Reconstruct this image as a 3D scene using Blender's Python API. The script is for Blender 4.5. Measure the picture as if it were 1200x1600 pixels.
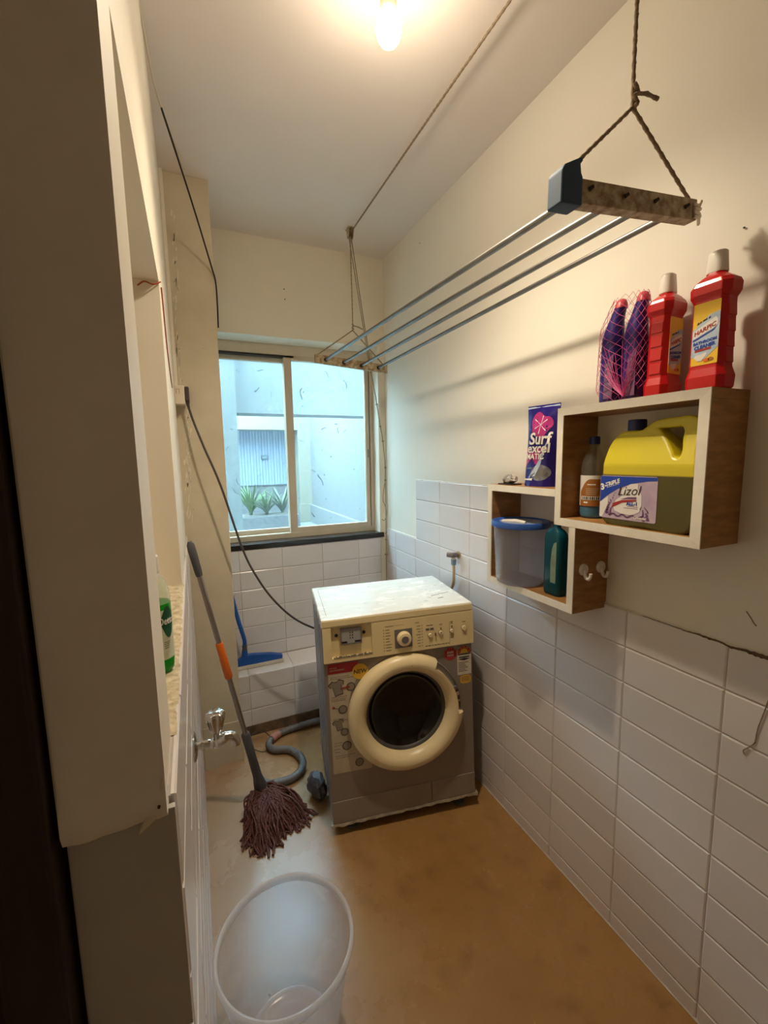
import bpy, bmesh, math, random
from mathutils import Vector, Matrix, Euler, noise

random.seed(11)
for o in list(bpy.data.objects):
    bpy.data.objects.remove(o)
S = bpy.context.scene
COL = S.collection
PI = math.pi

# ------------------------------------------------------------------ camera
cam_d = bpy.data.cameras.new('camera')
cam = bpy.data.objects.new('camera', cam_d)
COL.objects.link(cam)
S.camera = cam
YAW, PITCH, ROLL, FPX = .4177, .125, .0166, 670.65
_f = Vector((math.sin(YAW)*math.cos(PITCH), math.cos(YAW)*math.cos(PITCH), -math.sin(PITCH)))
_r = Vector((math.cos(YAW), -math.sin(YAW), 0))
_d = _f.cross(_r)
_r2 = math.cos(ROLL)*_r + math.sin(ROLL)*_d
_d2 = -math.sin(ROLL)*_r + math.cos(ROLL)*_d
M = Matrix((_r2, -_d2, -_f)).transposed().to_4x4()
M.translation = Vector((.0422, 0, 1.4151))
cam.matrix_world = M
cam_d.sensor_fit = 'VERTICAL'
cam_d.sensor_height = 24.0
cam_d.lens = FPX/1600*24.0
cam_d.clip_start = .02

# ------------------------------------------------------------------ world, exposure
SKY = 10.0
wd = bpy.data.worlds.new('world')
S.world = wd
wd.use_nodes = True
bg = wd.node_tree.nodes['Background']
bg.inputs[0].default_value = (.60, .82, 1.0, 1)
bg.inputs[1].default_value = SKY
S.view_settings.view_transform = 'Standard'
S.view_settings.look = 'None'
S.view_settings.exposure = 1.58
S.view_settings.gamma = 1.0
S.view_settings.use_curve_mapping = False
LAMP = 40.0
LAMP_DOWN = 18.0
S.cycles.diffuse_bounces = 8
S.cycles.max_bounces = 14
S.cycles.transparent_max_bounces = 16
LAMP_COL = (1.0, .84, .63)

# ------------------------------------------------------------------ room dimensions
W, D, H, YP = 1.1127, 2.3741, 2.5369, 2.0
YF = -1.3


# ------------------------------------------------------------------ materials
def lin(c):
    return tuple(((v/12.92) if v <= .04045 else ((v+.055)/1.055)**2.4) for v in c)


def hexc(h):
    return lin(tuple(int(h[i:i+2], 16)/255 for i in (0, 2, 4)))


class Mat:
    def __init__(s, name):
        s.m = bpy.data.materials.new(name)
        s.m.use_nodes = True
        s.t = s.m.node_tree
        s.n = s.t.nodes
        s.p = s.n['Principled BSDF']
        s.out = s.n['Material Output']

    def new(s, kind, **k):
        n = s.n.new(kind)
        for a, b in k.items():
            setattr(n, a, b)
        return n

    def link(s, a, b):
        s.t.links.new(a, b)


def mat(name, col, rough=.5, metal=0.0, var=0.0, vscale=8.0, bump=0.0, bscale=60.0, col2=None,
        spec=.5, objrand=0.0, stretch=None, coat=0.0, rvar=0.0, trans=0.0, ior=1.45, detail=4.0):
    """procedural principled material: colour mottled by noise, optional bump"""
    q = Mat(name)
    p = q.p
    p.inputs['Roughness'].default_value = rough
    p.inputs['Metallic'].default_value = metal
    p.inputs['Specular IOR Level'].default_value = spec
    p.inputs['Coat Weight'].default_value = coat
    p.inputs['Transmission Weight'].default_value = trans
    p.inputs['IOR'].default_value = ior
    p.inputs['Base Color'].default_value = (*col, 1)
    tc = q.new('ShaderNodeTexCoord')
    src = tc.outputs['Object']
    if stretch:
        mp = q.new('ShaderNodeMapping')
        mp.inputs['Scale'].default_value = stretch
        q.link(src, mp.inputs[0])
        src = mp.outputs[0]
    nz = q.new('ShaderNodeTexNoise')
    nz.inputs['Scale'].default_value = vscale
    nz.inputs['Detail'].default_value = detail
    nz.inputs['Roughness'].default_value = .6
    q.link(src, nz.inputs[0])
    c2 = col2 if col2 else tuple(max(0, c*(1-var)) for c in col)
    mx = q.new('ShaderNodeMix', data_type='RGBA')
    rp = q.new('ShaderNodeValToRGB')
    rp.color_ramp.elements[0].position = .36
    rp.color_ramp.elements[1].position = .66
    q.link(nz.outputs['Fac'], rp.inputs[0])
    q.link(rp.outputs[0], mx.inputs[0])
    mx.inputs[6].default_value = (*c2, 1)
    mx.inputs[7].default_value = (*col, 1)
    res = mx.outputs[2]
    if objrand:
        oi = q.new('ShaderNodeObjectInfo')
        mr = q.new('ShaderNodeMapRange')
        mr.inputs[3].default_value = 1-objrand
        mr.inputs[4].default_value = 1.0
        q.link(oi.outputs['Random'], mr.inputs[0])
        m2 = q.new('ShaderNodeMix', data_type='RGBA', blend_type='MULTIPLY')
        m2.inputs[0].default_value = 1
        q.link(res, m2.inputs[6])
        q.link(mr.outputs[0], m2.inputs[7])
        res = m2.outputs[2]
    q.link(res, p.inputs['Base Color'])
    if rvar:
        mr = q.new('ShaderNodeMapRange')
        mr.inputs[3].default_value = rough-rvar
        mr.inputs[4].default_value = rough+rvar
        q.link(nz.outputs['Fac'], mr.inputs[0])
        q.link(mr.outputs[0], p.inputs['Roughness'])
    if bump:
        nb = q.new('ShaderNodeTexNoise')
        nb.inputs['Scale'].default_value = bscale
        nb.inputs['Detail'].default_value = 5
        q.link(src, nb.inputs[0])
        b = q.new('ShaderNodeBump')
        b.inputs['Strength'].default_value = bump
        b.inputs['Distance'].default_value = .002
        q.link(nb.outputs['Fac'], b.inputs['Height'])
        q.link(b.outputs[0], p.inputs['Normal'])
    q.m['_src'] = 1
    return q.m


def glassy(name, tint, diffuse, opac, rough=.1, translucent=.5, gloss=.12, edge=.55, specks=0.0, speck_col=(.1, .08, .05), sscale=60):
    """thin plastic or glass: clear part + milky part + sheen"""
    q = Mat(name)
    q.n.remove(q.p)
    tr = q.new('ShaderNodeBsdfTransparent')
    tr.inputs[0].default_value = (*tint, 1)
    df = q.new('ShaderNodeBsdfDiffuse')
    df.inputs[0].default_value = (*diffuse, 1)
    tl = q.new('ShaderNodeBsdfTranslucent')
    tl.inputs[0].default_value = (*diffuse, 1)
    m1 = q.new('ShaderNodeMixShader')
    m1.inputs[0].default_value = translucent
    q.link(df.outputs[0], m1.inputs[1])
    q.link(tl.outputs[0], m1.inputs[2])
    m2 = q.new('ShaderNodeMixShader')
    m2.inputs[0].default_value = opac
    q.link(tr.outputs[0], m2.inputs[1])
    q.link(m1.outputs[0], m2.inputs[2])
    gl = q.new('ShaderNodeBsdfGlossy')
    gl.inputs['Roughness'].default_value = rough
    lw = q.new('ShaderNodeLayerWeight')
    lw.inputs[0].default_value = .5
    pw_ = q.new('ShaderNodeMath', operation='POWER')
    pw_.inputs[1].default_value = 4.0
    q.link(lw.outputs['Facing'], pw_.inputs[0])
    ma_ = q.new('ShaderNodeMath', operation='MULTIPLY_ADD')
    ma_.inputs[1].default_value = edge
    ma_.inputs[2].default_value = gloss*.2
    q.link(pw_.outputs[0], ma_.inputs[0])
    m3 = q.new('ShaderNodeMixShader')
    q.link(ma_.outputs[0], m3.inputs[0])
    q.link(m2.outputs[0], m3.inputs[1])
    q.link(gl.outputs[0], m3.inputs[2])
    last = m3.outputs[0]
    if specks:
        tc = q.new('ShaderNodeTexCoord')
        nz = q.new('ShaderNodeTexNoise')
        nz.inputs['Scale'].default_value = sscale
        nz.inputs['Detail'].default_value = 3
        q.link(tc.outputs['Object'], nz.inputs[0])
        rp = q.new('ShaderNodeValToRGB')
        rp.color_ramp.elements[0].position = 1-specks
        rp.color_ramp.elements[1].position = 1-specks+.04
        q.link(nz.outputs['Fac'], rp.inputs[0])
        d2 = q.new('ShaderNodeBsdfDiffuse')
        d2.inputs[0].default_value = (*speck_col, 1)
        m4 = q.new('ShaderNodeMixShader')
        q.link(rp.outputs[0], m4.inputs[0])
        q.link(last, m4.inputs[1])
        q.link(d2.outputs[0], m4.inputs[2])
        last = m4.outputs[0]
    q.link(last, q.out.inputs[0])
    return q.m


def zsplit(name, low, high, z, rough=.35, sss=.1):
    """two-colour plastic, the liquid inside shows through below height z (object space)"""
    q = Mat(name)
    tc = q.new('ShaderNodeTexCoord')
    sp = q.new('ShaderNodeSeparateXYZ')
    q.link(tc.outputs['Object'], sp.inputs[0])
    mr = q.new('ShaderNodeMapRange')
    mr.inputs[1].default_value = z-.002
    mr.inputs[2].default_value = z+.002
    q.link(sp.outputs[2], mr.inputs[0])
    mx = q.new('ShaderNodeMix', data_type='RGBA')
    q.link(mr.outputs[0], mx.inputs[0])
    mx.inputs[6].default_value = (*low, 1)
    mx.inputs[7].default_value = (*high, 1)
    q.link(mx.outputs[2], q.p.inputs['Base Color'])
    q.p.inputs['Roughness'].default_value = rough
    q.p.inputs['Subsurface Weight'].default_value = sss
    q.p.inputs['Subsurface Radius'].default_value = (.02, .02, .01)
    return q.m


PAINT = mat('cream wall paint', (.78, .72, .60), .55, var=.05, vscale=2.2, bump=.08, bscale=90)
PAINT_R = mat('pale wall paint', (.77, .725, .63), .5, var=.05, vscale=2.0, bump=.06, bscale=80)
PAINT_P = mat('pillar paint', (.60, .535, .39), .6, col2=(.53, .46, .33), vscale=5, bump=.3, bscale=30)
PAINT_D = mat('pier plaster', (.88, .83, .75), .7, var=.10, vscale=5, bump=.6, bscale=28)
CEIL = mat('ceiling paint', (.79, .70, .63), .7, var=.05, vscale=1.6, bump=.04, bscale=60)
TILE = mat('white glazed tile', (.72, .675, .665), .22, var=.04, vscale=5, objrand=.08, bump=.05, bscale=14)
TILE_L = mat('wall tile left', (.70, .66, .63), .25, var=.06, vscale=5, objrand=.08, bump=.05, bscale=14)
TILE_D = mat('grey pier tile', (.50, .475, .44), .45, var=.1, vscale=6, bump=.05)
MORTAR = mat('tile grout', (.50, .46, .43), .9, var=.25, vscale=20)
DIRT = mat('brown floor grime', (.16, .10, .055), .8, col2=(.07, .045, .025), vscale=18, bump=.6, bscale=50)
GRANITE = mat('black granite', (.025, .025, .025), .25, var=.5, vscale=160)
ALU = mat('painted window frame', (.56, .48, .365), .45, var=.10, vscale=9)
DARKGAP = mat('dark track', (.03, .025, .02), .8)
WOOD_DARK = mat('dark door wood', (.030, .014, .008), .5, var=.5, vscale=14, stretch=(6, 6, .6))
DARK_ROOM = mat('dark room black', (.012, .007, .005), .6)
PLY = mat('brown laminate', (.43, .215, .065), .42, col2=(.27, .125, .035), vscale=11, stretch=(1.2, 1, 5), bump=.06, bscale=80)
EDGE = mat('white edge band', (.84, .79, .68), .45, var=.07, vscale=30)
BEIGE = mat('aged beige plastic', (.76, .62, .34), .38, var=.06, vscale=7)
BEIGE2 = mat('beige ring plastic', (.78, .645, .38), .33, var=.07, vscale=9)
LID = mat('worn white lid', (.82, .80, .72), .26, col2=(.73, .71, .64), vscale=7, stretch=(1.5, 4, 1), rvar=.08)
GREY = mat('grey machine body', (.26, .225, .195), .38, var=.1, vscale=5, metal=.25)
GREYL = mat('machine side panel', (.30, .32, .36), .33, var=.1, vscale=6, metal=.4)
KICK = mat('kick panel plastic', (.27, .225, .185), .45, var=.1, vscale=8)
PLATE = mat('grey plate', (.15, .14, .14), .45, var=.1)
MIDGREY = mat('mid grey plastic', (.34, .33, .31), .45, var=.1, vscale=30)
BLACK = mat('black plastic', (.015, .014, .013), .4)
PRINT = mat('dark print', (.14, .11, .07), .6)
DGLASS = mat('dark door glass', (.016, .012, .008), .09, col2=(.006, .0045, .003), vscale=6, spec=.35)
GASKET = mat('rubber gasket', (.08, .075, .065), .5, var=.3, vscale=25)
STICK = mat('sticker cream', (.48, .41, .29), .5, var=.12, vscale=22)
STICK_RED = mat('sticker red', (.34, .022, .022), .45)
STICK_YEL = mat('sticker yellow', (.62, .36, .035), .45)
STICK_WHT = mat('sticker white', (.62, .55, .44), .5, var=.1, vscale=60)
INK = mat('black ink', (.03, .025, .022), .6)
INKGREY = mat('grey ink', (.22, .19, .15), .6)
INKRED = mat('red ink', (.30, .03, .025), .6)
INKWHITE = mat('white ink', (.85, .83, .80), .5)
CHROME = mat('chrome', (.62, .60, .57), .16, metal=1.0, var=.2, vscale=30, rvar=.06)
STEEL = mat('steel rod', (.27, .26, .245), .36, metal=1.0, var=.25, vscale=14)
RUSTBAR = mat('rusty painted bar', (.50, .43, .28), .6, col2=(.22, .13, .06), vscale=55, bump=.3, bscale=120)
BLUECAP = mat('dark blue plastic cap', (.030, .085, .17), .65, var=.2, vscale=20)
ROPE = mat('brown rope', (.34, .25, .16), .9, var=.4, vscale=220, bump=.8, bscale=400)
ROPE_P = mat('grey cord', (.36, .30, .20), .9, var=.4, vscale=200, bump=.6, bscale=300)
CABLE = mat('dark grey cable', (.055, .045, .042), .5)
CABLE_B = mat('black wire', (.018, .012, .014), .5)
CABLE_W = mat('cream wire', (.60, .52, .38), .5)
WIRE_RED = mat('red wire', (.35, .05, .03), .5)
WHITEPL = mat('white plastic', (.78, .74, .66), .4, var=.04)
OFFWHITE = mat('switch plastic', (.66, .59, .46), .45, var=.05)
HOSE = mat('grey corrugated hose', (.15, .145, .14), .5, var=.25, vscale=40)
HOSE_C = mat('cream hose', (.55, .42, .24), .55, var=.15, vscale=30)
TAPE = mat('pink tape', (.42, .20, .17), .6)
RUBBER = mat('dark grey rubber', (.085, .088, .092), .55, var=.15)
ORANGE = mat('orange plastic', (.72, .15, .015), .38)
POLE = mat('grey mop pole', (.36, .32, .28), .32, metal=.8, var=.15, vscale=12)
MOPRED = mat('maroon mop yarn', (.20, .080, .065), .95, col2=(.06, .021, .017), vscale=170, bump=.8, bscale=500)
COLLAR = mat('pink mop collar', (.52, .21, .15), .8, col2=(.62, .45, .36), vscale=120)
BLUEPL = mat('blue plastic', (.012, .085, .36), .4, var=.1)
SQBLADE = mat('white squeegee foam', (.60, .56, .47), .7, var=.15, vscale=40)
REDPL = mat('red bottle plastic', (.50, .008, .010), .27, var=.05, coat=.2)
PURPLE = mat('violet bottle plastic', (.030, .016, .15), .3, var=.2, vscale=12)
NETPINK = mat('pink net', (.62, .08, .25), .5)
CAPRED = mat('red cap', (.52, .06, .07), .4)
BLUEDK = mat('dark blue cap', (.01, .018, .11), .4)
LIDBLUE = mat('blue tub lid', (.035, .12, .48), .4)
YELLOWJUG = zsplit('yellow jug with dark liquid', (.075, .062, .008), (.60, .50, .018), .125, .34, .0)
LAV = mat('lavender label', (.42, .30, .42), .4, col2=(.52, .42, .50), vscale=20)
LABBLUE = mat('label blue', (.012, .05, .36), .4)
LABWHITE = mat('label white', (.74, .70, .66), .4)
LABPURP = mat('label purple', (.16, .07, .17), .4)
LABYEL = mat('label yellow', (.80, .50, .03), .4)
LABSKY = mat('label pale blue', (.34, .44, .58), .4, col2=(.50, .58, .68), vscale=40)
LABBROWN = mat('label brown', (.36, .13, .025), .45, var=.1, vscale=40)
LABGREEN = mat('label green grey', (.20, .30, .22), .5, var=.15, vscale=25)
FILMBLUE = mat('violet blue foil film', (.028, .018, .22), .17, var=.35, vscale=9, bump=.9, bscale=30, metal=.15)
FILMPINK = mat('pink print', (.42, .025, .18), .3)
FILMGREY = mat('silver print', (.30, .30, .36), .25, metal=.4, var=.5, vscale=60)
FOIL = mat('crumpled foil', (.55, .52, .48), .28, metal=.9, bump=.8, bscale=60)
TUBCLR = glassy('milky clear plastic', (.95, .96, .99), (.90, .91, .94), .20, .15, .5, .12)
BUCKET = glassy('frosted bucket plastic', (.96, .97, .99), (.94, .945, .95), .23, .20, .55, .10, edge=.28, specks=.22, speck_col=(.50, .46, .42), sscale=26)
BUCKET_RIM = glassy('milky bucket rim', (.95, .96, .98), (.93, .935, .94), .62, .25, .5, .15)
PETCLR = glassy('clear bottle plastic', (.88, .87, .80), (.55, .52, .45), .20, .08, .5, .15)
TEAL = glassy('teal liquid bottle', (.05, .40, .50), (.006, .145, .21), .72, .08, .5, .15)
BLUELIQ = glassy('blue liquid', (.10, .55, .75), (.02, .46, .95), .93, .1, .5, .15)
GREENLIQ = glassy('green liquid', (.10, .65, .15), (.03, .42, .05), .70, .1, .6, .15)
CLEARTOP = glassy('pale clear plastic', (.92, .95, .90), (.70, .75, .68), .35, .1, .5, .15)
GREENLAB = mat('green emblem', (.01, .10, .045), .4)
LABPALE = mat('pale green label', (.66, .72, .58), .45)
GLASS = glassy('dusty window glass', (.86, .95, .96), (.55, .62, .62), .055, .03, .5, .15, specks=.262, speck_col=(.20, .24, .25), sscale=34)
XWHITE = mat('courtyard white render', (.205, .215, .21), .8, col2=(.17, .182, .18), vscale=30, bump=.6, bscale=25)  # outdoor colours from here darkened to offset the strong sky in the window view
XCREAM = mat('courtyard cream render', (.23, .225, .172), .8, var=.06, vscale=8)
XBLUE = mat('courtyard shutter', (.215, .27, .34), .6, col2=(.19, .245, .32), vscale=30, stretch=(14, 1, .5))
XGREY = mat('courtyard beam', (.18, .20, .203), .85, col2=(.142, .162, .165), vscale=26, bump=.5, bscale=30)
XSTONE = mat('courtyard stone', (.145, .15, .15), .85, col2=(.10, .106, .108), vscale=24)
XPLATE = mat('meter plate', (.06, .08, .09), .5)
LEAF = mat('aloe leaf', (.060, .13, .040), .5, col2=(.10, .175, .065), vscale=20)
LEAF2 = mat('dry leaf', (.13, .145, .10), .6, col2=(.075, .11, .075), vscale=20)
RAG = mat('grey crumpled plastic', (.11, .11, .12), .55, var=.3, vscale=30, bump=.8, bscale=40)
CAULK = mat('white caulk', (.62, .58, .52), .6, var=.25, vscale=30)
SCRAPE = mat('scraped paint', (.76, .70, .57), .6, var=.1, vscale=40)


def floor_mat():
    q = Mat('worn tan floor')
    p = q.p
    tc = q.new('ShaderNodeTexCoord')
    n1 = q.new('ShaderNodeTexNoise')
    n1.inputs['Scale'].default_value = 3.2
    n1.inputs['Detail'].default_value = 5
    n1.inputs['Roughness'].default_value = .62
    q.link(tc.outputs['Object'], n1.inputs[0])
    r1 = q.new('ShaderNodeValToRGB')
    r1.color_ramp.elements[0].position = .18
    r1.color_ramp.elements[0].color = (.255, .130, .036, 1)
    r1.color_ramp.elements[1].position = .84
    r1.color_ramp.elements[1].color = (.385, .215, .075, 1)
    q.link(n1.outputs['Fac'], r1.inputs[0])
    # dark scuffs
    n2 = q.new('ShaderNodeTexNoise')
    n2.inputs['Scale'].default_value = 11
    n2.inputs['Detail'].default_value = 8
    q.link(tc.outputs['Object'], n2.inputs[0])
    r2 = q.new('ShaderNodeValToRGB')
    r2.color_ramp.elements[0].position = .55
    r2.color_ramp.elements[1].position = .90
    q.link(n2.outputs['Fac'], r2.inputs[0])
    mx = q.new('ShaderNodeMix', data_type='RGBA')
    q.link(r2.outputs[0], mx.inputs[0])
    q.link(r1.outputs[0], mx.inputs[6])
    mx.inputs[7].default_value = (.17, .09, .032, 1)
    # greyish beige tile tone toward the left, part of it daylight painted in, patchy outline
    sp = q.new('ShaderNodeSeparateXYZ')
    q.link(tc.outputs['Object'], sp.inputs[0])
    n3 = q.new('ShaderNodeTexNoise')
    n3.inputs['Scale'].default_value = 5.5
    n3.inputs['Detail'].default_value = 6
    q.link(tc.outputs['Object'], n3.inputs[0])
    ma = q.new('ShaderNodeMath', operation='MULTIPLY_ADD')
    q.link(n3.outputs['Fac'], ma.inputs[0])
    ma.inputs[1].default_value = .55
    q.link(sp.outputs[0], ma.inputs[2])
    mr = q.new('ShaderNodeMapRange')
    mr.inputs[1].default_value = .95
    mr.inputs[2].default_value = .30
    mr.interpolation_type = 'SMOOTHSTEP'
    mr.inputs[3].default_value = 0
    mr.inputs[4].default_value = .50
    q.link(ma.outputs[0], mr.inputs[0])
    m2 = q.new('ShaderNodeMix', data_type='RGBA')
    q.link(mr.outputs[0], m2.inputs[0])
    q.link(mx.outputs[2], m2.inputs[6])
    m2.inputs[7].default_value = (.42, .33, .255, 1)
    q.link(m2.outputs[2], p.inputs['Base Color'])
    rr = q.new('ShaderNodeMapRange')
    rr.inputs[3].default_value = .16
    rr.inputs[4].default_value = .38
    q.link(n1.outputs['Fac'], rr.inputs[0])
    q.link(rr.outputs[0], p.inputs['Roughness'])
    b = q.new('ShaderNodeBump')
    b.inputs['Strength'].default_value = .10
    b.inputs['Distance'].default_value = .003
    q.link(n2.outputs['Fac'], b.inputs['Height'])
    q.link(b.outputs[0], p.inputs['Normal'])
    return q.m


FLOOR = floor_mat()


def emis(name, col, s):
    q = Mat(name)
    q.p.inputs['Base Color'].default_value = (*col, 1)
    q.p.inputs['Emission Color'].default_value = (*col, 1)
    q.p.inputs['Emission Strength'].default_value = s
    return q.m


# ------------------------------------------------------------------ mesh builder
class MB:
    def __init__(s):
        s.v = []
        s.f = []

    def add(s, vs, fs):
        o = len(s.v)
        s.v += [Vector(p) for p in vs]
        s.f += [[i+o for i in f] for f in fs]
        return s

    def box(s, x0, x1, y0, y1, z0, z1):
        return s.add([(x0, y0, z0), (x1, y0, z0), (x1, y1, z0), (x0, y1, z0),
                      (x0, y0, z1), (x1, y0, z1), (x1, y1, z1), (x0, y1, z1)],
                     [(0, 3, 2, 1), (4, 5, 6, 7), (0, 1, 5, 4), (1, 2, 6, 5), (2, 3, 7, 6), (3, 0, 4, 7)])

    def loft(s, rings, cap=True, closed=True):
        n = len(rings[0])
        vs = [p for r in rings for p in r]
        fs = []
        for k in range(len(rings)-1):
            for i in range(n if closed else n-1):
                j = (i+1) % n
                fs.append((k*n+i, k*n+j, (k+1)*n+j, (k+1)*n+i))
        if cap and closed:
            fs.append(tuple(range(n))[::-1])
            fs.append(tuple((len(rings)-1)*n+i for i in range(n)))
        return s.add(vs, fs)

    def lathe(s, prof, n=28, c=(0, 0, 0), cap=True, sx=1.0, sy=1.0):
        rings = [[(c[0]+r*sx*math.cos(2*PI*i/n), c[1]+r*sy*math.sin(2*PI*i/n), c[2]+z) for i in range(n)] for r, z in prof]
        return s.loft(rings, cap)

    def lathe_y(s, prof, n=48, c=(0, 0, 0), a0=0.0, a1=2*PI):
        """rotation about a y axis; prof is (r, y); open arcs get end caps"""
        full = abs(a1-a0-2*PI) < 1e-6
        m = n if full else n+1
        rings = [[(c[0]+r*math.cos(a0+(a1-a0)*i/n), c[1]+y, c[2]+r*math.sin(a0+(a1-a0)*i/n)) for r, y in prof] for i in range(m)]
        k = len(prof)
        vs = [p for r in rings for p in r]
        fs = []
        for i in range(n):
            j = (i+1) % m
            for a in range(k-1):
                fs.append((i*k+a, i*k+a+1, j*k+a+1, j*k+a))
        if not full:
            fs.append(tuple(range(k)))
            fs.append(tuple((m-1)*k+a for a in range(k))[::-1])
        return s.add(vs, fs)

    def tube(s, pts, r, n=8, cap=True, twist=0.0):
        pts = [Vector(p) for p in pts]
        rs = r if isinstance(r, (list, tuple)) else [r]*len(pts)
        t0 = (pts[1]-pts[0]).normalized()
        up = Vector((0, 0, 1)) if abs(t0.z) < .9 else Vector((1, 0, 0))
        u = t0.cross(up).normalized()
        rings = []
        for i, p in enumerate(pts):
            if i == 0:
                t = pts[1]-pts[0]
            elif i == len(pts)-1:
                t = pts[-1]-pts[-2]
            else:
                t = (pts[i+1]-pts[i]).normalized()+(pts[i]-pts[i-1]).normalized()
            if t.length < 1e-9:
                t = t0
            t = t.normalized()
            u = (u-t*u.dot(t))
            if u.length < 1e-6:
                u = t.orthogonal()
            u.normalize()
            w = t.cross(u)
            a = twist*i
            rings.append([p+rs[i]*(math.cos(2*PI*k/n+a)*u+math.sin(2*PI*k/n+a)*w) for k in range(n)])
        return s.loft(rings, cap)

    def prism(s, poly, f0, f1):
        """poly: list of 2d points; f0, f1 map (u,v) to 3d for both ends"""
        a = [f0(*p) for p in poly]
        b = [f1(*p) for p in poly]
        n = len(poly)
        fs = [tuple(range(n)), tuple(range(2*n-1, n-1, -1))]
        for i in range(n):
            j = (i+1) % n
            fs.append((i, n+i, n+j, j))
        return s.add(a+b, fs)

    def xf(s, m):
        s.v = [m @ p for p in s.v]
        return s

    def mesh(s, name, smooth=0, bevel=0, seg=2):
        me = bpy.data.meshes.new(name)
        me.from_pydata([tuple(p) for p in s.v], [], s.f)
        bm = bmesh.new()
        bm.from_mesh(me)
        bmesh.ops.recalc_face_normals(bm, faces=bm.faces)
        if bevel:
            es = [e for e in bm.edges if len(e.link_faces) == 2 and e.calc_face_angle(0) > .5]
            bmesh.ops.bevel(bm, geom=es, offset=bevel, segments=seg, profile=.6, affect='EDGES', clamp_overlap=True)
        bm.to_mesh(me)
        bm.free()
        if smooth:
            for p in me.polygons:
                p.use_smooth = True
            me.set_sharp_from_angle(angle=math.radians(smooth))
        return me

    def build(s, name, m, parent=None, smooth=0, bevel=0, seg=2):
        return obj(name, s.mesh(name, smooth, bevel, seg), m, parent)


def obj(name, me, m, parent=None):
    o = bpy.data.objects.new(name, me)
    COL.objects.link(o)
    if m and not me.materials:
        me.materials.append(m)
    if parent:
        o.parent = parent
    return o


def thing(name, label, cat, loc=(0, 0, 0), rot=(0, 0, 0), group=None):
    o = bpy.data.objects.new(name, None)
    o.empty_display_size = .05
    COL.objects.link(o)
    o.location = loc
    o.rotation_euler = rot
    tag(o, label, cat, group)
    return o


def tag(o, label, cat, group=None):
    o['label'] = label
    o['category'] = cat
    if group:
        o['group'] = group
    return o


def struct(o, label=None):
    o['kind'] = 'structure'
    if label:
        o['label'] = label
    return o


def smoothpath(pts, k=8):
    """Catmull-Rom through the points"""
    P = [Vector(p) for p in pts]
    P = [P[0]*2-P[1]]+P+[P[-1]*2-P[-2]]
    out = []
    for i in range(1, len(P)-2):
        for j in range(k):
            t = j/k
            a, b, c, d = P[i-1], P[i], P[i+1], P[i+2]
            out.append(.5*((2*b)+(c-a)*t+(2*a-5*b+4*c-d)*t*t+(3*b-a-3*c+d)*t**3))
    out.append(P[-2])
    return out


def text(s, size, m, parent, fn, bold=0.0, shear=0.0, align='CENTER', name='lettering'):
    cu = bpy.data.curves.new('t', 'FONT')
    cu.body = s
    cu.size = size
    cu.align_x = align
    cu.align_y = 'CENTER'
    cu.offset = bold
    cu.shear = shear
    cu.resolution_u = 3
    to = bpy.data.objects.new('t', cu)
    COL.objects.link(to)
    dg = bpy.context.evaluated_depsgraph_get()
    dg.update()
    me = bpy.data.meshes.new_from_object(to.evaluated_get(dg))
    bpy.data.objects.remove(to)
    bpy.data.curves.remove(cu)
    me.name = name
    me.materials.clear()
    for v in me.vertices:
        v.co = Vector(fn(v.co.x, v.co.y))
    return obj(name, me, m, parent)


def flat(name, poly, fn, m, parent, th=.0004):
    """thin printed film: polygon in (u,v); fn(u,v,h) puts it on its surface at height h"""
    return MB().prism(poly, lambda u, v: fn(u, v, 0), lambda u, v: fn(u, v, th)).build(name, m, parent)


def ellipse(cx, cy, rx, ry, n=24, a0=0, a1=2*PI):
    full = abs(a1-a0-2*PI) < 1e-6
    return [(cx+rx*math.cos(a0+(a1-a0)*i/(n if full else n-1)), cy+ry*math.sin(a0+(a1-a0)*i/(n if full else n-1))) for i in range(n)]


def rrect(cx, cy, w, h, r, n=5):
    out = []
    for sx, sy, a in ((1, 1, 0), (-1, 1, PI/2), (-1, -1, PI), (1, -1, 1.5*PI)):
        for i in range(n+1):
            t = a+PI/2*i/n
            out.append((cx+sx*(w/2-r)+r*math.cos(t), cy+sy*(h/2-r)+r*math.sin(t)))
    return out


def ring_rr(cx, cy, z, w, h, r, n=5):
    return [(x, y, z) for x, y in rrect(cx, cy, w, h, min(r, w/2-.0005, h/2-.0005), n)]


# ================================================================== ROOM SHELL
floor = struct(MB().box(-1.4, W+.15, YF-.1, 2.62, -.12, 0).build('floor', FLOOR))
ceil = struct(MB().box(-1.4, W+.15, YF-.1, 2.62, H, H+.15).build('ceiling', CEIL))
wall_right = struct(MB().box(W, W+.15, YF-.1, 2.62, 0, H).build('wall_right', PAINT_R))
wall_front = struct(MB().box(-1.4, W, YF-.1, YF, 0, H).build('wall_front', PAINT))
wall_entry = struct(MB().box(-1.4, -1.1, YF, 2.62, 0, H).build('wall_entry', PAINT))

# back wall with the window opening (X .03 .. 1.07, Z .966 .. 2.055)
WX0, WX1, WZ0, WZ1 = .03, 1.07, .966, 2.055
YB = 2.55
bw = MB()
bw.box(-1.1, WX0, D, YB, 0, H)
bw.box(WX1, W, D, YB, 0, WZ1)
bw.box(WX0, WX1, D, YB, 0, WZ0-.028)
# lintel, its soffit falls a little toward the frame
bw.add([(WX0, D, WZ1), (W, D, WZ1), (W, D, H), (WX0, D, H), (WX0, YB, WZ1-.035), (W, YB, WZ1-.035), (W, YB, H), (WX0, YB, H)],
       [(0, 1, 2, 3), (4, 7, 6, 5), (0, 4, 5, 1), (3, 2, 6, 7), (0, 3, 7, 4), (1, 5, 6, 2)])
wall_back = struct(bw.build('wall_back', PAINT))

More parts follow.
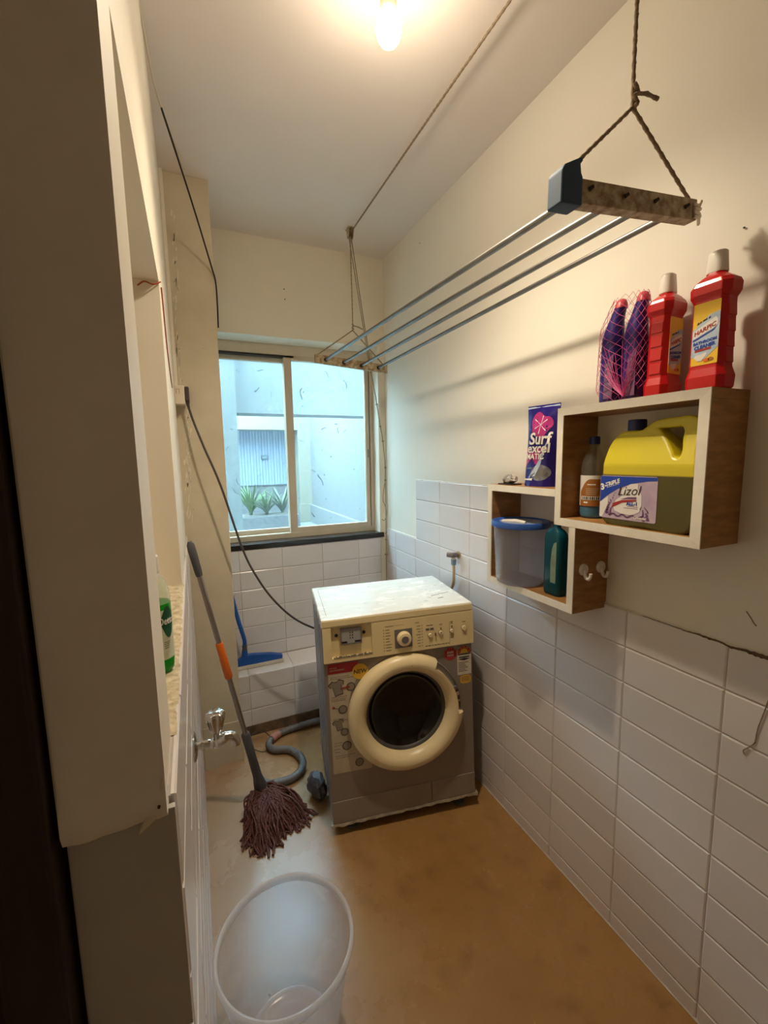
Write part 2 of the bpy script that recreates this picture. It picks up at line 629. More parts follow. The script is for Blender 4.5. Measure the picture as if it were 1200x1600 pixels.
# pillar left of the window
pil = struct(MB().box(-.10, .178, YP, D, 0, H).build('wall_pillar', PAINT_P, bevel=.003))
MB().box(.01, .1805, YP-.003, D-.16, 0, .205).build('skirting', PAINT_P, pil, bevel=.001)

# left partition: near pier, lintel over the hatch, half wall below it, far stretch
XL = -.08
lw = MB()
lw.box(XL, 0, .41, .52, 1.10, H)
lw.box(XL, 0, .52, 1.20, 1.84, H)
lw.box(XL, 0, 1.20, YP, 0, H)
wall_left = struct(lw.build('wall_left', PAINT))
MB().box(XL, .0, .425, 1.20, 0, 1.098).build('half_wall', PAINT, wall_left)
MB().box(-.30, -.25, .3, YP, 0, H).build('hatch_back', PAINT, wall_left)
MB().box(-.25, XL, 1.20, 1.26, 0, H).build('hatch_side', PAINT, wall_left)
MB().box(-.25, XL, .44, .52, 0, H).build('hatch_side', PAINT_D, wall_left)
MB().box(-.25, XL, .52, 1.20, 1.84, 1.9).build('hatch_soffit', PAINT, wall_left)
MB().box(-.25, XL, .52, 1.20, 1.03, 1.098).build('hatch_ledge', PAINT, wall_left)
# dim plaster end of the pier, with a lumpy lower lip
pm = MB()
rings = []
nx = 14
for k in range(9):
    z = [1.094, 1.104, 1.118, 1.14, 1.18, 1.4, 1.8, 2.2, H][k]
    ring = []
    for i in range(nx+1):
        x = XL+.002+(.0795)*i/nx
        dz = .006*noise.noise((x*40, 0, 3)) if k < 4 else 0
        y = .4095-(.006 if k in (1, 2) else .002)-.0025*noise.noise((x*30, z*20, 1)) * (1 if k < 5 else .3)
        ring.append((x, y, z+dz))
    for i in range(nx, -1, -1):
        x = XL+.002+(.0795)*i/nx
        ring.append((x, .425 if k < 3 else .4105, z))
    rings.append(ring)
pm.loft(rings).build('end_plaster', PAINT_D, wall_left, smooth=60)
MB().add([(.0, .405, 1.10), (-.024, .405, 1.083), (.0012, .405, 1.135), (.0, .43, 1.10), (-.024, .43, 1.083), (.0012, .43, 1.135)],
         [(0, 1, 2), (3, 5, 4), (0, 3, 4, 1), (1, 4, 5, 2), (2, 5, 3, 0)]).build('plaster_chip', PAINT, wall_left, bevel=.002)
MB().tube([(-.0045, .4055, 1.108), (-.0045, .402, 1.108)], .0013, 8).build('nail_hole', INK, wall_left)
# grey tiles on the pier end
for z0, z1 in ((.85, 1.092), (.60, .846), (.35, .596), (.10, .346)):
    MB().box(XL+.002, .007, .418, .4251, z0, z1).build('tile', TILE_D, wall_left, bevel=.0012)

# dark doorway on the left
door = struct(MB().box(-.75, -.128, .435, .475, .0, 2.15).build('dark_room_leaf', DARK_ROOM, bevel=.003), 'black leaf standing in for the dark room beyond the doorway')  # the dark of the room beyond is put into this leaf's colour
fr = struct(MB().box(-.126, XL-.003, .395, .50, 0, 2.22).build('trim_1', WOOD_DARK, bevel=.004), 'dark brown wooden door post')
MB().box(-.80, -.126, .40, .50, 2.15, 2.22).build('door_head', WOOD_DARK, fr)
wall_door = struct(MB().box(-1.1, XL-.003, .40, .50, 2.221, H).build('wall_over_door', PAINT_D))
MB().box(-1.1, -.80, .40, .50, 0, 2.22).build('wall_side', PAINT_D, wall_door)

# ------------------------------------------------------------------ tiles
_tcache = {}


def tile_mesh(w, h, t=.005, ch=.0034):
    key = (round(w, 4), round(h, 4), t)
    if key not in _tcache:
        a, b = w/2, h/2
        vs = [(-a, -b, 0), (a, -b, 0), (a, b, 0), (-a, b, 0),
              (-a, -b, t-ch*.6), (a, -b, t-ch*.6), (a, b, t-ch*.6), (-a, b, t-ch*.6),
              (-a+ch, -b+ch, t), (a-ch, -b+ch, t), (a-ch, b-ch, t), (-a+ch, b-ch, t)]
        fs = []
        for k in (0, 4):
            for i in range(4):
                j = (i+1) % 4
                fs.append((k+i, k+j, k+4+j, k+4+i))
        fs.append((8, 9, 10, 11))
        me = bpy.data.meshes.new('tile')
        me.from_pydata(vs, [], fs)
        _tcache[key] = me
    return _tcache[key]


def tiles(parent, us, vs, place, m, gap=.0018, jit=.0005, skip=None, t=.005):
    """us, vs: joint positions; place(u,v) -> matrix with local x=u, y=v, z=outward"""
    for i in range(len(us)-1):
        for j in range(len(vs)-1):
            if skip and skip((us[i]+us[i+1])/2, (vs[j]+vs[j+1])/2):
                continue
            w, h = us[i+1]-us[i]-gap*.7, vs[j+1]-vs[j]-gap*1.2
            if w < .006 or h < .006:
                continue
            me = tile_mesh(w, h, t)
            if not me.materials:
                me.materials.append(m)
            o = bpy.data.objects.new('tile', me)
            COL.objects.link(o)
            o.parent = parent
            mm = place((us[i]+us[i+1])/2, (vs[j]+vs[j+1])/2)
            o.matrix_local = mm @ Matrix.Translation((0, 0, random.uniform(-jit, jit))) @ \
                Euler((random.uniform(-.004, .004), random.uniform(-.002, .002), 0)).to_matrix().to_4x4()


def frame(ux, uy, uz, o):
    m = Matrix((ux, uy, uz)).transposed().to_4x4()
    m.translation = Vector(o)
    return m


ROWS = [0, .052]+[.052+.104*k for k in range(1, 10)]
pr = lambda u, v: frame((0, -1, 0), (0, 0, 1), (-1, 0, 0), (W-.001, -u, v))
ujoint = sorted(-(.0321+.245*k) for k in range(-3, 10))
ujoint = [u for u in ujoint if u > -2.374]
ujoint = [-2.374]+ujoint
MB().box(W-.0025, W+.001, YF, D, 0, .9885).build('mortar_bed', MORTAR, wall_right)
tiles(wall_right, ujoint, ROWS, pr, TILE)
MB().box(W-.0025, W+.001, 1.012, 1.985, .9885, 1.300).build('mortar_bed', MORTAR, wall_right)
tiles(wall_right, [-1.985, -1.7471, -1.5021, -1.2571, -1.0121], [.988, 1.092, 1.196, 1.300], pr, TILE)
# plaster lip over the tile edges
for y0, y1, z, rr in ((.98, 1.99, 1.301, .0022), (1.985, 2.372, .990, .003), (.40, .99, .990, .002)):
    pts = [(W-.003+.001*noise.noise((y0+(y1-y0)*i/40*30, 0, 0)), y0+(y1-y0)*i/40, z+.0018*noise.noise((0, (y0+(y1-y0)*i/40)*40, 5))) for i in range(41)]
    MB().tube(pts, [rr*(1+.5*noise.noise((p[1]*60, 2, 2))) for p in pts], 6).build('plaster_lip', PAINT_R, wall_right, smooth=60)
# black grime in the open joint by the camera
gm = MB()
rows_ = []
for i in range(120):
    y = .38+(.72-.38)*i/119
    k = max(0, 1-max(0, y-.44)/.22)
    hgt = .0010+.0105*k*(.55+.9*abs(noise.noise((y*90, 0, 0))))
    zc = .9895+.004*noise.noise((y*30, 7, 0))+.002*noise.noise((y*140, 3, 0))
    rows_.append([(W-.0058, y, zc-hgt*.5), (W-.0075, y, zc), (W-.0058, y, zc+hgt*.5), (W-.003, y, zc)])
gm.loft(rows_).build('grime_line', DIRT, wall_right)
th = smoothpath([(W-.008, .437, .93), (W-.009, .4445, .882), (W-.009, .4535, .834), (W-.0085, .456, .806), (W-.0085, .4575, .796), (W-.009, .467, .780), (W-.010, .475, .768), (W-.0095, .4725, .760)], 6)
tag(MB().tube(th, [.0011+.0008*abs(noise.noise((i*.7, 0, 0))) for i in range(len(th))], 6).build('dirty_string', ROPE, None),
    'short dirty string dangling on white tiles at right edge', 'string')
cr = smoothpath([(W-.0006, .497, 1.075), (W-.0006, .487, 1.062), (W-.0006, .483, 1.055), (W-.0006, .477, 1.049)], 4)
MB().tube(cr, .0012, 5).build('paint_crack', INKGREY, wall_right)
for y, z in ((1.93, 2.43), (.56, 1.87), (.47, 1.86)):
    MB().lathe([(.0, 0), (.002, .001), (.002, .003), (0, .004)], 8, (W-.003, y, z), cap=False).build('nail', INK, wall_right)
# caulk between right wall and floor
MB().tube([(W-.004, YF, .002), (W-.004, D, .002)], .0045, 6).build('floor_caulk', CAULK, wall_right)

# left half-wall tiles (seen at a shallow angle)
pl = lambda u, v: frame((0, 1, 0), (0, 0, 1), (1, 0, 0), (.003, u, v))
LROWS = [0, .06]+[.06+.104*k for k in range(1, 11)]
MB().box(0, .0045, .427, YP-.003, 0, 1.098).build('mortar_bed', MORTAR, wall_left)
tiles(wall_left, [.427, .62, .865, 1.11, 1.355, 1.60, 1.845, YP-.004], LROWS, pl, TILE_L)
# crumbly bed on the ledge
cm = MB()
rings = []
for i in range(60):
    y = .525+(1.195-.525)*i/59
    r = []
    for k in range(7):
        x = -.06+.066*k/6
        zz = 1.0985+.004*noise.noise((x*60, y*40, 0))+.003*(k < 6)
        r.append((x, y, zz))
    r += [(.006, y, 1.096), (-.06, y, 1.096)]
    rings.append(r)
cm.loft(rings).build('mortar_crust', mat('crumbly mortar', (.60, .52, .37), .9, col2=(.34, .28, .18), vscale=60, bump=.9, bscale=90), wall_left, smooth=50)

# back-wall tiles under the window
pb = lambda u, v: frame((1, 0, 0), (0, 0, 1), (0, -1, 0), (u, D-.001, v))
XJ = [.18, .241, .469, .699, .921, 1.07]
MB().box(.178, 1.072, D-.0025, D+.001, .30, .938).build('mortar_bed', MORTAR, wall_back)
tiles(wall_back, XJ, [.325, .403, .507, .611, .715, .819, .936], pb, TILE)
# ledge under the window
LZ, LY = .325, 2.185
ledge = struct(MB().box(.178, W, LY, D, 0, LZ-.005).build('wall_ledge', MORTAR), 'low tiled ledge along the foot of the window wall')
tiles(ledge, XJ+[W], [.045, .135, .23, .325], lambda u, v: frame((1, 0, 0), (0, 0, 1), (0, -1, 0), (u, LY+.001, v)), TILE)
tiles(ledge, XJ+[W], [LY-.004, D-.004], lambda u, v: frame((1, 0, 0), (0, 1, 0), (0, 0, 1), (u, v, LZ-.006)), TILE)
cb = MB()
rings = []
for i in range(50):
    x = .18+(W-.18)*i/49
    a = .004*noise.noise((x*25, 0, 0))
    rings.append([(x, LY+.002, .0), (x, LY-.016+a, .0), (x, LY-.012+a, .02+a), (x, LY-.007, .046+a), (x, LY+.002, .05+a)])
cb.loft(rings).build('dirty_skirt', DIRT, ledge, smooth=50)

# granite sill
sill = struct(MB().box(.178, WX1+.02, D-.012, 2.50, .938, .966).build('trim_2', GRANITE, bevel=.002), 'black granite sill under the window')

# ------------------------------------------------------------------ window
win = bpy.data.objects.new('window_1', None)
COL.objects.link(win)
struct(win, 'sliding window with two dusty panes in cream frame')
Y0 = 2.455
MB().box(WX0, WX1, Y0, Y0+.075, 1.985, 2.04).build('frame_head', ALU, win, bevel=.002)
MB().box(WX0, WX1, Y0, Y0+.075, .966, .996).build('frame_sill', ALU, win, bevel=.002)
MB().box(1.047, WX1+.001, Y0, Y0+.075, .996, 1.985).build('frame_jamb', ALU, win, bevel=.002)
MB().box(WX0, WX0+.025, Y0, Y0+.075, .996, 1.985).build('frame_jamb', ALU, win, bevel=.002)
MB().box(WX0, .60, Y0+.004, Y0+.036, 1.974, 1.986).build('track', DARKGAP, win)
MB().box(1.043, 1.0475, Y0+.004, Y0+.07, .996, 1.985).build('track', DARKGAP, win)


def sash(x0, x1, y0, y1, z0, z1, sl, srt, st, sb):
    s = MB().box(x0, x0+sl, y0, y1, z0, z1)
    s.box(x1-srt, x1, y0, y1, z0, z1)
    s.box(x0+sl, x1-srt, y0, y1, z1-st, z1)
    s.box(x0+sl, x1-srt, y0, y1, z0, z0+sb)
    o = s.build('sash', ALU, win, bevel=.0012)
    yc = (y0+y1)/2
    MB().box(x0+sl-.004, x1-srt+.004, yc-.002, yc+.002, z0+sb-.004, z1-st+.004).build('pane', GLASS, o)
    return o


sash(.055, .566, Y0+.040, Y0+.066, .994, 1.976, .03, .022, .024, .028)
s2 = sash(.543, 1.045, Y0+.004, Y0+.034, .994, 1.985, .042, .026, .024, .03)
MB().box(1.026, 1.036, Y0-.002, Y0+.004, 1.36, 1.50).build('latch', ALU, s2, bevel=.0015)
MB().box(1.028, 1.034, Y0-.009, Y0-.002, 1.42, 1.47).build('latch_grip', STEEL, s2, bevel=.001)

rd = random.Random(77)
for xa, xb, yy, n_ in ((.215, .54, Y0+.0505, 9), (.60, 1.01, Y0+.0165, 13)):
    sm = MB()
    for k in range(n_):
        x, z = rd.uniform(xa, xb), 1.92-.85*rd.random()**1.5
        pts, aa = [], rd.uniform(0, 6.28)
        for i in range(rd.choice((3, 4, 6))):
            pts.append((x, yy, z))
            aa += rd.uniform(-.7, .7)
            l = rd.uniform(.006, .022)
            x, z = x+l*math.cos(aa)*.6, z+l*math.sin(aa)
        sm.tube(pts, [rd.uniform(.0010, .0022) for _ in pts], 4)
    for k in range(26):
        x, z = rd.uniform(xa, xb), rd.uniform(1.05, 1.92)
        r = rd.uniform(.0016, .0045)
        sm.tube([(x, yy, z), (x+r, yy, z+r*rd.uniform(-1, 2))], r*.6, 4)
    sm.build('glass_marks', XPLATE, win)['kind'] = 'stuff'

# ------------------------------------------------------------------ courtyard outside
cy = struct(MB().box(-2.2, 3.2, 2.62, 8.2, .38, .5).build('ground_courtyard', XWHITE), 'pale paved courtyard floor outside the window')
xr = struct(MB().box(1.64, 1.84, 2.62, 6.2, .5, 3.2).build('wall_courtyard_right', XWHITE))
MB().box(1.60, 1.64, 2.62, 6.2, .5, .755).build('plinth', XWHITE, xr, bevel=.006)
xp = struct(MB().box(1.46, 1.84, 6.2, 6.5, .5, 1.833).build('wall_courtyard_pillar', XCREAM))
MB().box(1.44, 1.64, 6.18, 6.2, .5, .77).build('plinth', XCREAM, xp, bevel=.006)
xb = struct(MB().box(-2.2, 1.84, 6.2, 6.45, 1.834, 2.75).build('wall_courtyard_beam', XCREAM))
xs = struct(MB().box(-2.2, 3.2, 6.62, 6.8, .5, 3.2).build('wall_courtyard_back', XSTONE))
for k in range(38):
    x = .0+k*.042
    MB().box(x, x+.038, 6.585+.006*(k % 2), 6.62, 1.045, 1.86).build('shutter_slat', XBLUE, xs)
xn = struct(MB().box(.372, 1.64, 3.6, 3.85, 1.786, 2.4).build('wall_courtyard_lintel', XGREY))
xc = struct(MB().box(-.25, .372, 3.4, 3.85, .5, 2.4).build('wall_courtyard_column', XGREY))
xl = struct(MB().box(-2.2, -2.0, 2.62, 6.62, .5, 3.2).build('wall_courtyard_left', XWHITE))
xo = struct(MB().box(-2.2, 3.2, 2.551, 2.62, H, 3.2).build('wall_outer_parapet', XWHITE))
plt = thing('meter_plate', 'small dark plate fixed on the pale blue shutter outside', 'plate', (1.04, 6.585, 1.45))
MB().box(-.052, .052, -.03, 0, -.03, .035).build('plate_body', XPLATE, plt, bevel=.005)
MB().box(-.035, .035, -.032, -.03, -.012, .018).build('plate_face', mat('plate face', (.16, .22, .24), .5), plt)
# planter kerb and plants
pk = thing('planter_box', 'low pale planter in the courtyard behind the left pane', 'planter', (.8, 5.35, .5))
MB().box(-.42, .42, -.16, .16, 0, .25).build('planter_wall', XSTONE, pk, bevel=.008)
MB().box(-.39, .39, -.13, .13, .25, .262).build('soil', mat('soil', (.20, .20, .17), .9, var=.4, vscale=40), pk)


def plant(name, label, loc, n, hgt, spread, ms, seed):
    rd = random.Random(seed)
    t = thing(name, label, 'plant', loc, (0, 0, 0), 'courtyard plants')
    for k in range(n):
        a = 2*PI*k/n*1.0+rd.uniform(-.3, .3)
        L = hgt*rd.uniform(.65, 1.1)
        sp = spread*rd.uniform(.35, 1.1)
        w = rd.uniform(.012, .02)
        rings = []
        for i in range(7):
            q = i/6
            r = sp*q**1.4
            z = L*(q-.18*q*q*(sp/spread)*1.6)
            ww = w*(1-q)**.7+.001
            cx, cyy = r*math.cos(a), r*math.sin(a)
            tx, ty = -math.sin(a), math.cos(a)
            rings.append([(cx-tx*ww, cyy-ty*ww, z), (cx, cyy, z+ww*.5), (cx+tx*ww, cyy+ty*ww, z), (cx, cyy, z-ww*.25)])
        MB().loft(rings).build('leaf', ms[k % len(ms)], t, smooth=60)
    return t


plant('aloe_plant', 'bushy green aloe seen low in the left window pane', (.66, 5.33, .76), 44, .46, .30, [LEAF], 1)
plant('aloe_plant', 'lower blue-green aloe beside the bushy aloe outside', (.84, 5.30, .76), 34, .32, .28, [LEAF, LEAF2], 2)
plant('aloe_plant', 'sparse dry spiky plant next to the window mullion outside', (1.04, 5.36, .76), 26, .40, .28, [LEAF2], 3)

# ================================================================== LIGHT BULB
bl = thing('light_bulb', 'lit warm white oval bulb hanging at the ceiling', 'light bulb', (.527, 1.02, H))
MB().lathe([(.035, 0), (.035, -.012), (.024, -.016), (.022, -.05), (.020, -.055)], 24).build('lamp_holder', OFFWHITE, bl, smooth=40)
MB().lathe([(.0195, -.05), (.0195, -.098), (.0165, -.100)], 24).build('bulb_base', mat('bulb base ceramic', (.62, .50, .33), .45), bl, smooth=40)
prof = []
for i in range(15):
    a = PI*i/14
    prof.append((max(.0005, .0300*math.sin(a)**.85), -.131+.038*math.cos(a)))
MB().lathe(prof, 24, cap=False).build('bulb_glass', emis('lit bulb', LAMP_COL, LAMP), bl, smooth=80)

sl_d = bpy.data.lights.new('bulb_down_fill', 'SPOT')  # extra downward spot added under the bulb to lift floor and lower tiles
sl_d.energy = LAMP_DOWN
sl_d.color = LAMP_COL
sl_d.spot_size = math.radians(150)
sl_d.spot_blend = 1.0
sl_d.shadow_soft_size = .03
sl_ = bpy.data.objects.new('bulb_down_fill', sl_d)
COL.objects.link(sl_)
sl_.parent = bl
sl_.location = (0, 0, -.205)

# ================================================================== WASHING MACHINE
WM_W, WM_D = .5775, .4295
wmr = (-.0295, -.0207, -.181)
wm = thing('washing_machine', 'beige and grey front-loading washing machine under the window', 'washing machine', (.4411, 1.417, .0466), wmr)
DCX, DCZ = .302, .404
bd = MB()
NH = 64
inner, outer = [], []
for i in range(NH):
    a = 2*PI*i/NH
    c_, s_ = math.cos(a), math.sin(a)
    inner.append((DCX+.160*c_, DCZ+.160*s_))
    tx = ((WM_W-DCX) if c_ > 0 else DCX)/max(1e-6, abs(c_))
    tz = ((.637-DCZ) if s_ > 0 else DCZ)/max(1e-6, abs(s_))
    t_ = min(tx, tz)
    outer.append((DCX+t_*c_, DCZ+t_*s_))
for cx_, cz_ in ((0, 0), (WM_W, 0), (WM_W, .637), (0, .637)):
    k = min(range(NH), key=lambda i: (outer[i][0]-cx_)**2+(outer[i][1]-cz_)**2)
    outer[k] = (cx_, cz_)
rings = [[(x, .0, z) for x, z in inner], [(x, .0, z) for x, z in outer], [(x, .10, z) for x, z in outer], [(x, .10, z) for x, z in inner], [(x, .0, z) for x, z in inner]]
bd.loft(rings, cap=False)
bd.box(.004, WM_W, .10, WM_D, .0, .767)
bd.box(.004, WM_W, .02, .10, .6375, .767)
bd.build('body', GREY, wm)
sp = MB()
for k, (y0, y1) in enumerate(((.012, .05), (.075, .11), (.135, .20), (.225, .30), (.33, .42))):
    sp.add([(.004, y0, .02), (.004, y1, .02), (.004, y1, .76), (.004, y0, .76), (-.003, y0+.007, .027), (-.003, y1-.007, .027), (-.003, y1-.007, .753), (-.003, y0+.007, .753)],
           [(4, 5, 6, 7), (0, 1, 5, 4), (1, 2, 6, 5), (2, 3, 7, 6), (3, 0, 4, 7)])
sp.build('side_ribs', GREYL, wm)
MB().box(0, .0042, .03, WM_D, .0, .767).build('side_panel', GREYL, wm)
lid = MB().box(-.002, WM_W+.002, -.012, WM_D+.002, .768, .80).build('lid', LID, wm, bevel=.006, seg=3)
MB().box(.0, WM_W, -.0135, -.008, .771, .794).build('lid_front_trim', BEIGE, lid, bevel=.002)
# inset line and scuffs on the lid
ml = MB()
for a, b in (((.022, .03), (.022, .40)), ((.022, .40), (.12, .40))):
    ml.tube([(a[0], a[1], .8), (b[0], b[1], .8)], .0008, 4)
rd = random.Random(5)
for k in range(26):
    x, y = rd.uniform(.08, .55), rd.uniform(.05, .38)
    l, a = rd.uniform(.003, .016), rd.uniform(-.4, .8)
    ml.tube([(x, y, .8), (x+l*math.cos(a), y+l*math.sin(a), .8)], .0006, 4)
ml.tube([(.46, .12, .8003), (.545, .145, .8003)], .0011, 4)
ml.tube([(.475, .08, .8003), (.50, .085, .8003)], .0014, 4)
ml.build('scuff_marks', INKGREY, lid)['kind'] = 'stuff'

# control panel with the open recess
cp = MB()
P0, P1 = -.014, .004
cp.box(.001, .031, P0, P1, .638, .767)
cp.box(.180, .581, P0, P1, .638, .767)
cp.box(.031, .180, P0, P1, .638, .652)
cp.box(.031, .180, .004, .012, .640, .767)
panel = cp.build('control_panel', BEIGE, wm)
fp = lambda y: (lambda u, v, h=0: (u, y-h, v))
mod = MB().box(.065, .143, -.006, .006, .697, .757).build('display_module', MIDGREY, panel, bevel=.002)
for a in ((.065, .143, .751, .757), (.065, .143, .697, .702), (.065, .069, .702, .751), (.139, .143, .702, .751)):
    MB().box(a[0], a[1], -.0085, -.006, a[2], a[3]).build('module_bezel', PLATE, mod)
for i in range(2):
    for j in range(3):
        MB().lathe_y([(.0001, -.0068), (.0022, -.0068), (.0022, -.005)], 10, (.101+i*.009, 0, .720+j*.010)).build('pin', BLACK, mod)
MB().box(.069, .089, -.0075, -.006, .702, .709).build('module_slot', BLACK, mod)
MB().box(.117, .139, -.0075, -.006, .702, .709).build('module_slot', BLACK, mod)
for x in (.051, .153):
    MB().lathe_y([(.0001, -.0005), (.0032, -.0005), (.0062, .0015), (.0062, .006)], 14, (x, 0, .732)).build('screw_hole', BLACK, panel)
jb = MB()
rd = random.Random(9)
x = .036
while x < .172:
    l = rd.uniform(.003, .012)
    jb.box(x, x+l, -.0155, -.010, .654-.002*rd.random(), .654+rd.uniform(.0015, .0075))
    x += l*rd.uniform(.8, 1.3)
jb.build('broken_edge', INKGREY, panel)
dp = MB().box(.265, .333, P0-.0015, P0, .659, .730).build('dial_plate', PLATE, panel)
MB().lathe_y([(.0001, P0-.020), (.0135, P0-.020), (.0145, P0-.022), (.024, P0-.020), (.0265, P0-.014), (.0275, P0)], 32, (.300, 0, .695)).build('dial_knob', BEIGE2, panel, smooth=40)
MB().lathe_y([(.0001, P0-.0225), (.0125, P0-.0225), (.0135, P0-.019)], 28, (.300, 0, .695)).build('dial_centre', PLATE, panel, smooth=40)
for x, z, r in ((.404, .692, .0085), (.447, .697, .0085), (.491, .699, .0078), (.542, .703, .0105)):
    MB().lathe_y([(.0001, P0-.006), (r*.8, P0-.006), (r, P0-.004), (r, P0)], 20, (x, 0, z)).build('button', BEIGE2, panel, smooth=40)
    MB().lathe_y([(r+.0004, P0-.0006), (r+.0016, P0-.0006), (r+.0016, P0)], 20, (x, 0, z)).build('button_rim', PRINT, panel)
for x0, x1 in ((.387, .401), (.4045, .4185)):
    MB().box(x0, x1, P0-.0008, P0, .712, .720).build('indicator_window', PLATE, panel)
# rows of programme marks: tiny dots and unreadable word-like dashes
mk = MB()
rd = random.Random(3)
for k in range(8):
    z = .734-.0112*k
    mk.box(.2225, .2255, P0-.0004, P0, z-.0015, z+.0015)
    mk.box(.231, .231+rd.uniform(.013, .023), P0-.0004, P0, z-.0016, z+.0006)
    mk.box(.371, .374, P0-.0004, P0, z-.0015, z+.0015)
    l = rd.uniform(.009, .019)
    mk.box(.366-l, .366, P0-.0004, P0, z-.0016, z+.0006)
mk.box(.23, .262, P0-.0004, P0, .7455, .7475)
mk.box(.266, .302, P0-.0004, P0, .7468, .7474)
mk.box(.345, .362, P0-.0004, P0, .7465, .7485)
for x0, x1, z in ((.390, .416, .731), (.441, .454, .729), (.486, .497, .734), (.487, .496, .728), (.535, .549, .728)):
    mk.box(x0, x1, P0-.0004, P0, z-.0016, z+.0009)
for x, z in ((.447, .714), (.491, .717), (.425, .697), (.425, .690), (.447, .697)):
    mk.box(x-.002, x+.002, P0-.0065, P0, z-.002, z+.002)
for z in (.683, .676, .670):
    mk.box(.485, .499, P0-.0004, P0, z-.001, z+.001)
mk.box(.4825, .4832, P0-.0004, P0, .645, .735)
x = .384
while x < .478:
    l = rd.uniform(.004, .012)
    mk.box(x, x+l, P0-.0004, P0, .6495, .6525)
    x += l+.0025
mk.build('printed_marks', PRINT, panel)['kind'] = 'stuff'

# door
DCX, DCZ = .302, .404
dr = MB()
RING_I = [(.157, -.004), (.157, -.010), (.172, -.036), (.186, -.044), (.197, -.044), (.1975, -.002)]
dr.lathe_y(RING_I, 64, (DCX, 0, DCZ))
dring = dr.build('door', BEIGE2, wm, smooth=50)
A0, A1 = math.radians(57), math.radians(352)
MB().lathe_y([(.1972, -.002), (.1972, -.0438), (.205, -.043), (.2235, -.030), (.2265, -.018), (.2265, -.002)], 72, (DCX, 0, DCZ), A0, A1).build('door_rim', BEIGE2, dring, smooth=45)
MB().lathe_y([(.198, -.002), (.198, -.014), (.216, -.012), (.219, -.002)], 24, (DCX, 0, DCZ), math.radians(-10), math.radians(58)).build('rim_tray', MIDGREY, dring, smooth=45)
MB().lathe_y([(.214, -.002), (.214, -.020), (.217, -.020), (.2175, -.002)], 24, (DCX, 0, DCZ), math.radians(-6), math.radians(56)).build('rim_wire', STEEL, dring, smooth=45)
for a, l in ((4, .010), (12, .016), (19, .012)):
    a = math.radians(a)
    m_ = Matrix.Translation((DCX+.206*math.cos(a), -.017, DCZ+.206*math.sin(a))) @ Matrix.Rotation(-a, 4, 'Y')
    MB().box(-.008, .008, -.006, .006, -l/2, l/2).xf(m_).build('hinge_piece', CHROME if a < .3 else PLATE, dring, bevel=.002)
gl = []
for i in range(9):
    r = .158*(1-i/8)
    gl.append((max(r, .0005), .004+.060*(1-(r/.158)**2)**.6 if r < .157 else -.002))
MB().lathe_y(gl, 48, (DCX, 0, DCZ)).build('door_glass', DGLASS, dring, smooth=60)
MB().lathe_y([(.158, -.006), (.150, -.004), (.146, .004), (.158, .004)], 48, (DCX, 0, DCZ)).build('gasket', GASKET, dring, smooth=50)
MB().tube([(DCX+.018, -.0443, DCZ+.190), (DCX+.020, -.0385, DCZ+.205), (DCX+.018, -.032, DCZ+.218)], .0012, 5).build('red_mark', INKRED, dring)

# kick panel, filter flap, base edge, feet
MB().box(.001, .392, -.003, .0, .004, .090).build('kick_panel', KICK, wm, bevel=.001)
MB().box(.3945, WM_W, -.003, .0, .004, .090).build('filter_flap', KICK, wm, bevel=.001)
be = MB()
rings = []
for i in range(60):
    x = -.006+(WM_W+.018)*i/59
    n_ = noise.noise((x*40, 0, 0))
    rings.append([(x, -.005+.002*n_, -.009+.005*n_), (x, -.004, .001+.003*n_), (x, .02, .001), (x, .02, -.006)])
be.loft(rings).build('torn_base_strip', mat('dirty base strip', (.50, .43, .34), .6, var=.45, vscale=30), wm, smooth=50)
for x, y in ((.075, .03), (.52, .03), (.06, .40), (.52, .40)):
    zb = -(.0466+.0207*x-.0295*y)/1.0
    MB().lathe([(.018, zb), (.021, zb+.004), (.020, zb+.012), (.010, zb+.016), (.010, .0)], 18, (x, y, 0)).build('foot', RUBBER, wm, smooth=40)

# stickers on the front
f1 = fp(-.0002)
f2 = fp(-.0007)
f3 = fp(-.0012)
stk = flat('feature_sticker', [(.013, .202), (.158, .199), (.158, .222), (.115, .30), (.085, .38), (.08, .45), (.095, .52), (.128, .58), (.128, .626), (.013, .629)], f1, STICK, wm)
flat('red_header', [(.013, .590), (.118, .590), (.128, .6265), (.013, .6285)], f2, STICK_RED, stk)
ln = MB()
for x0, x1, z, t_ in ((.020, .043, .612, .004), (.020, .073, .603, .005)):
    x = x0
    while x < x1:
        l = .0035
        ln.box(x, x+l*.75, -.0015, -.0011, z-t_/2, z+t_/2)
        x += l+.001
ln.build('header_print', STICK, stk)
flat('yellow_badge', ellipse(.131, .586, .030, .030, 28), fp(-.0014), STICK_YEL, stk)
text('NEW', .0215, INK, stk, lambda u, v: (.131+u, -.0022, .586+v), bold=.0005, shear=.1)
lb = MB()
rd = random.Random(2)
for z, x0, x1 in ((.577, .020, .088), (.570, .020, .098), (.500, .020, .080), (.492, .020, .076), (.486, .020, .070), (.415, .022, .058), (.408, .022, .066), (.322, .022, .052), (.312, .022, .045), (.298, .022, .042), (.286, .022, .040), (.270, .024, .090), (.262, .024, .070)):
    x = x0
    while x < x1:
        l = rd.uniform(.004, .011)
        lb.box(x, x+l, -.0011, -.0007, z-.0013, z+.0013)
        x += l+.002
lb.build('sticker_print', INKGREY, stk)


def shirt(cx, cz, s, a):
    pts = [(-.5, .32), (-.2, .5), (-.1, .4), (.1, .4), (.2, .5), (.5, .32), (.42, .08), (.28, .14), (.26, -.5), (-.26, -.5), (-.28, .14), (-.42, .08)]
    ca, sa = math.cos(a), math.sin(a)
    return [(cx+s*(x*ca-y*sa), cz+s*(x*sa+y*ca)) for x, y in pts]


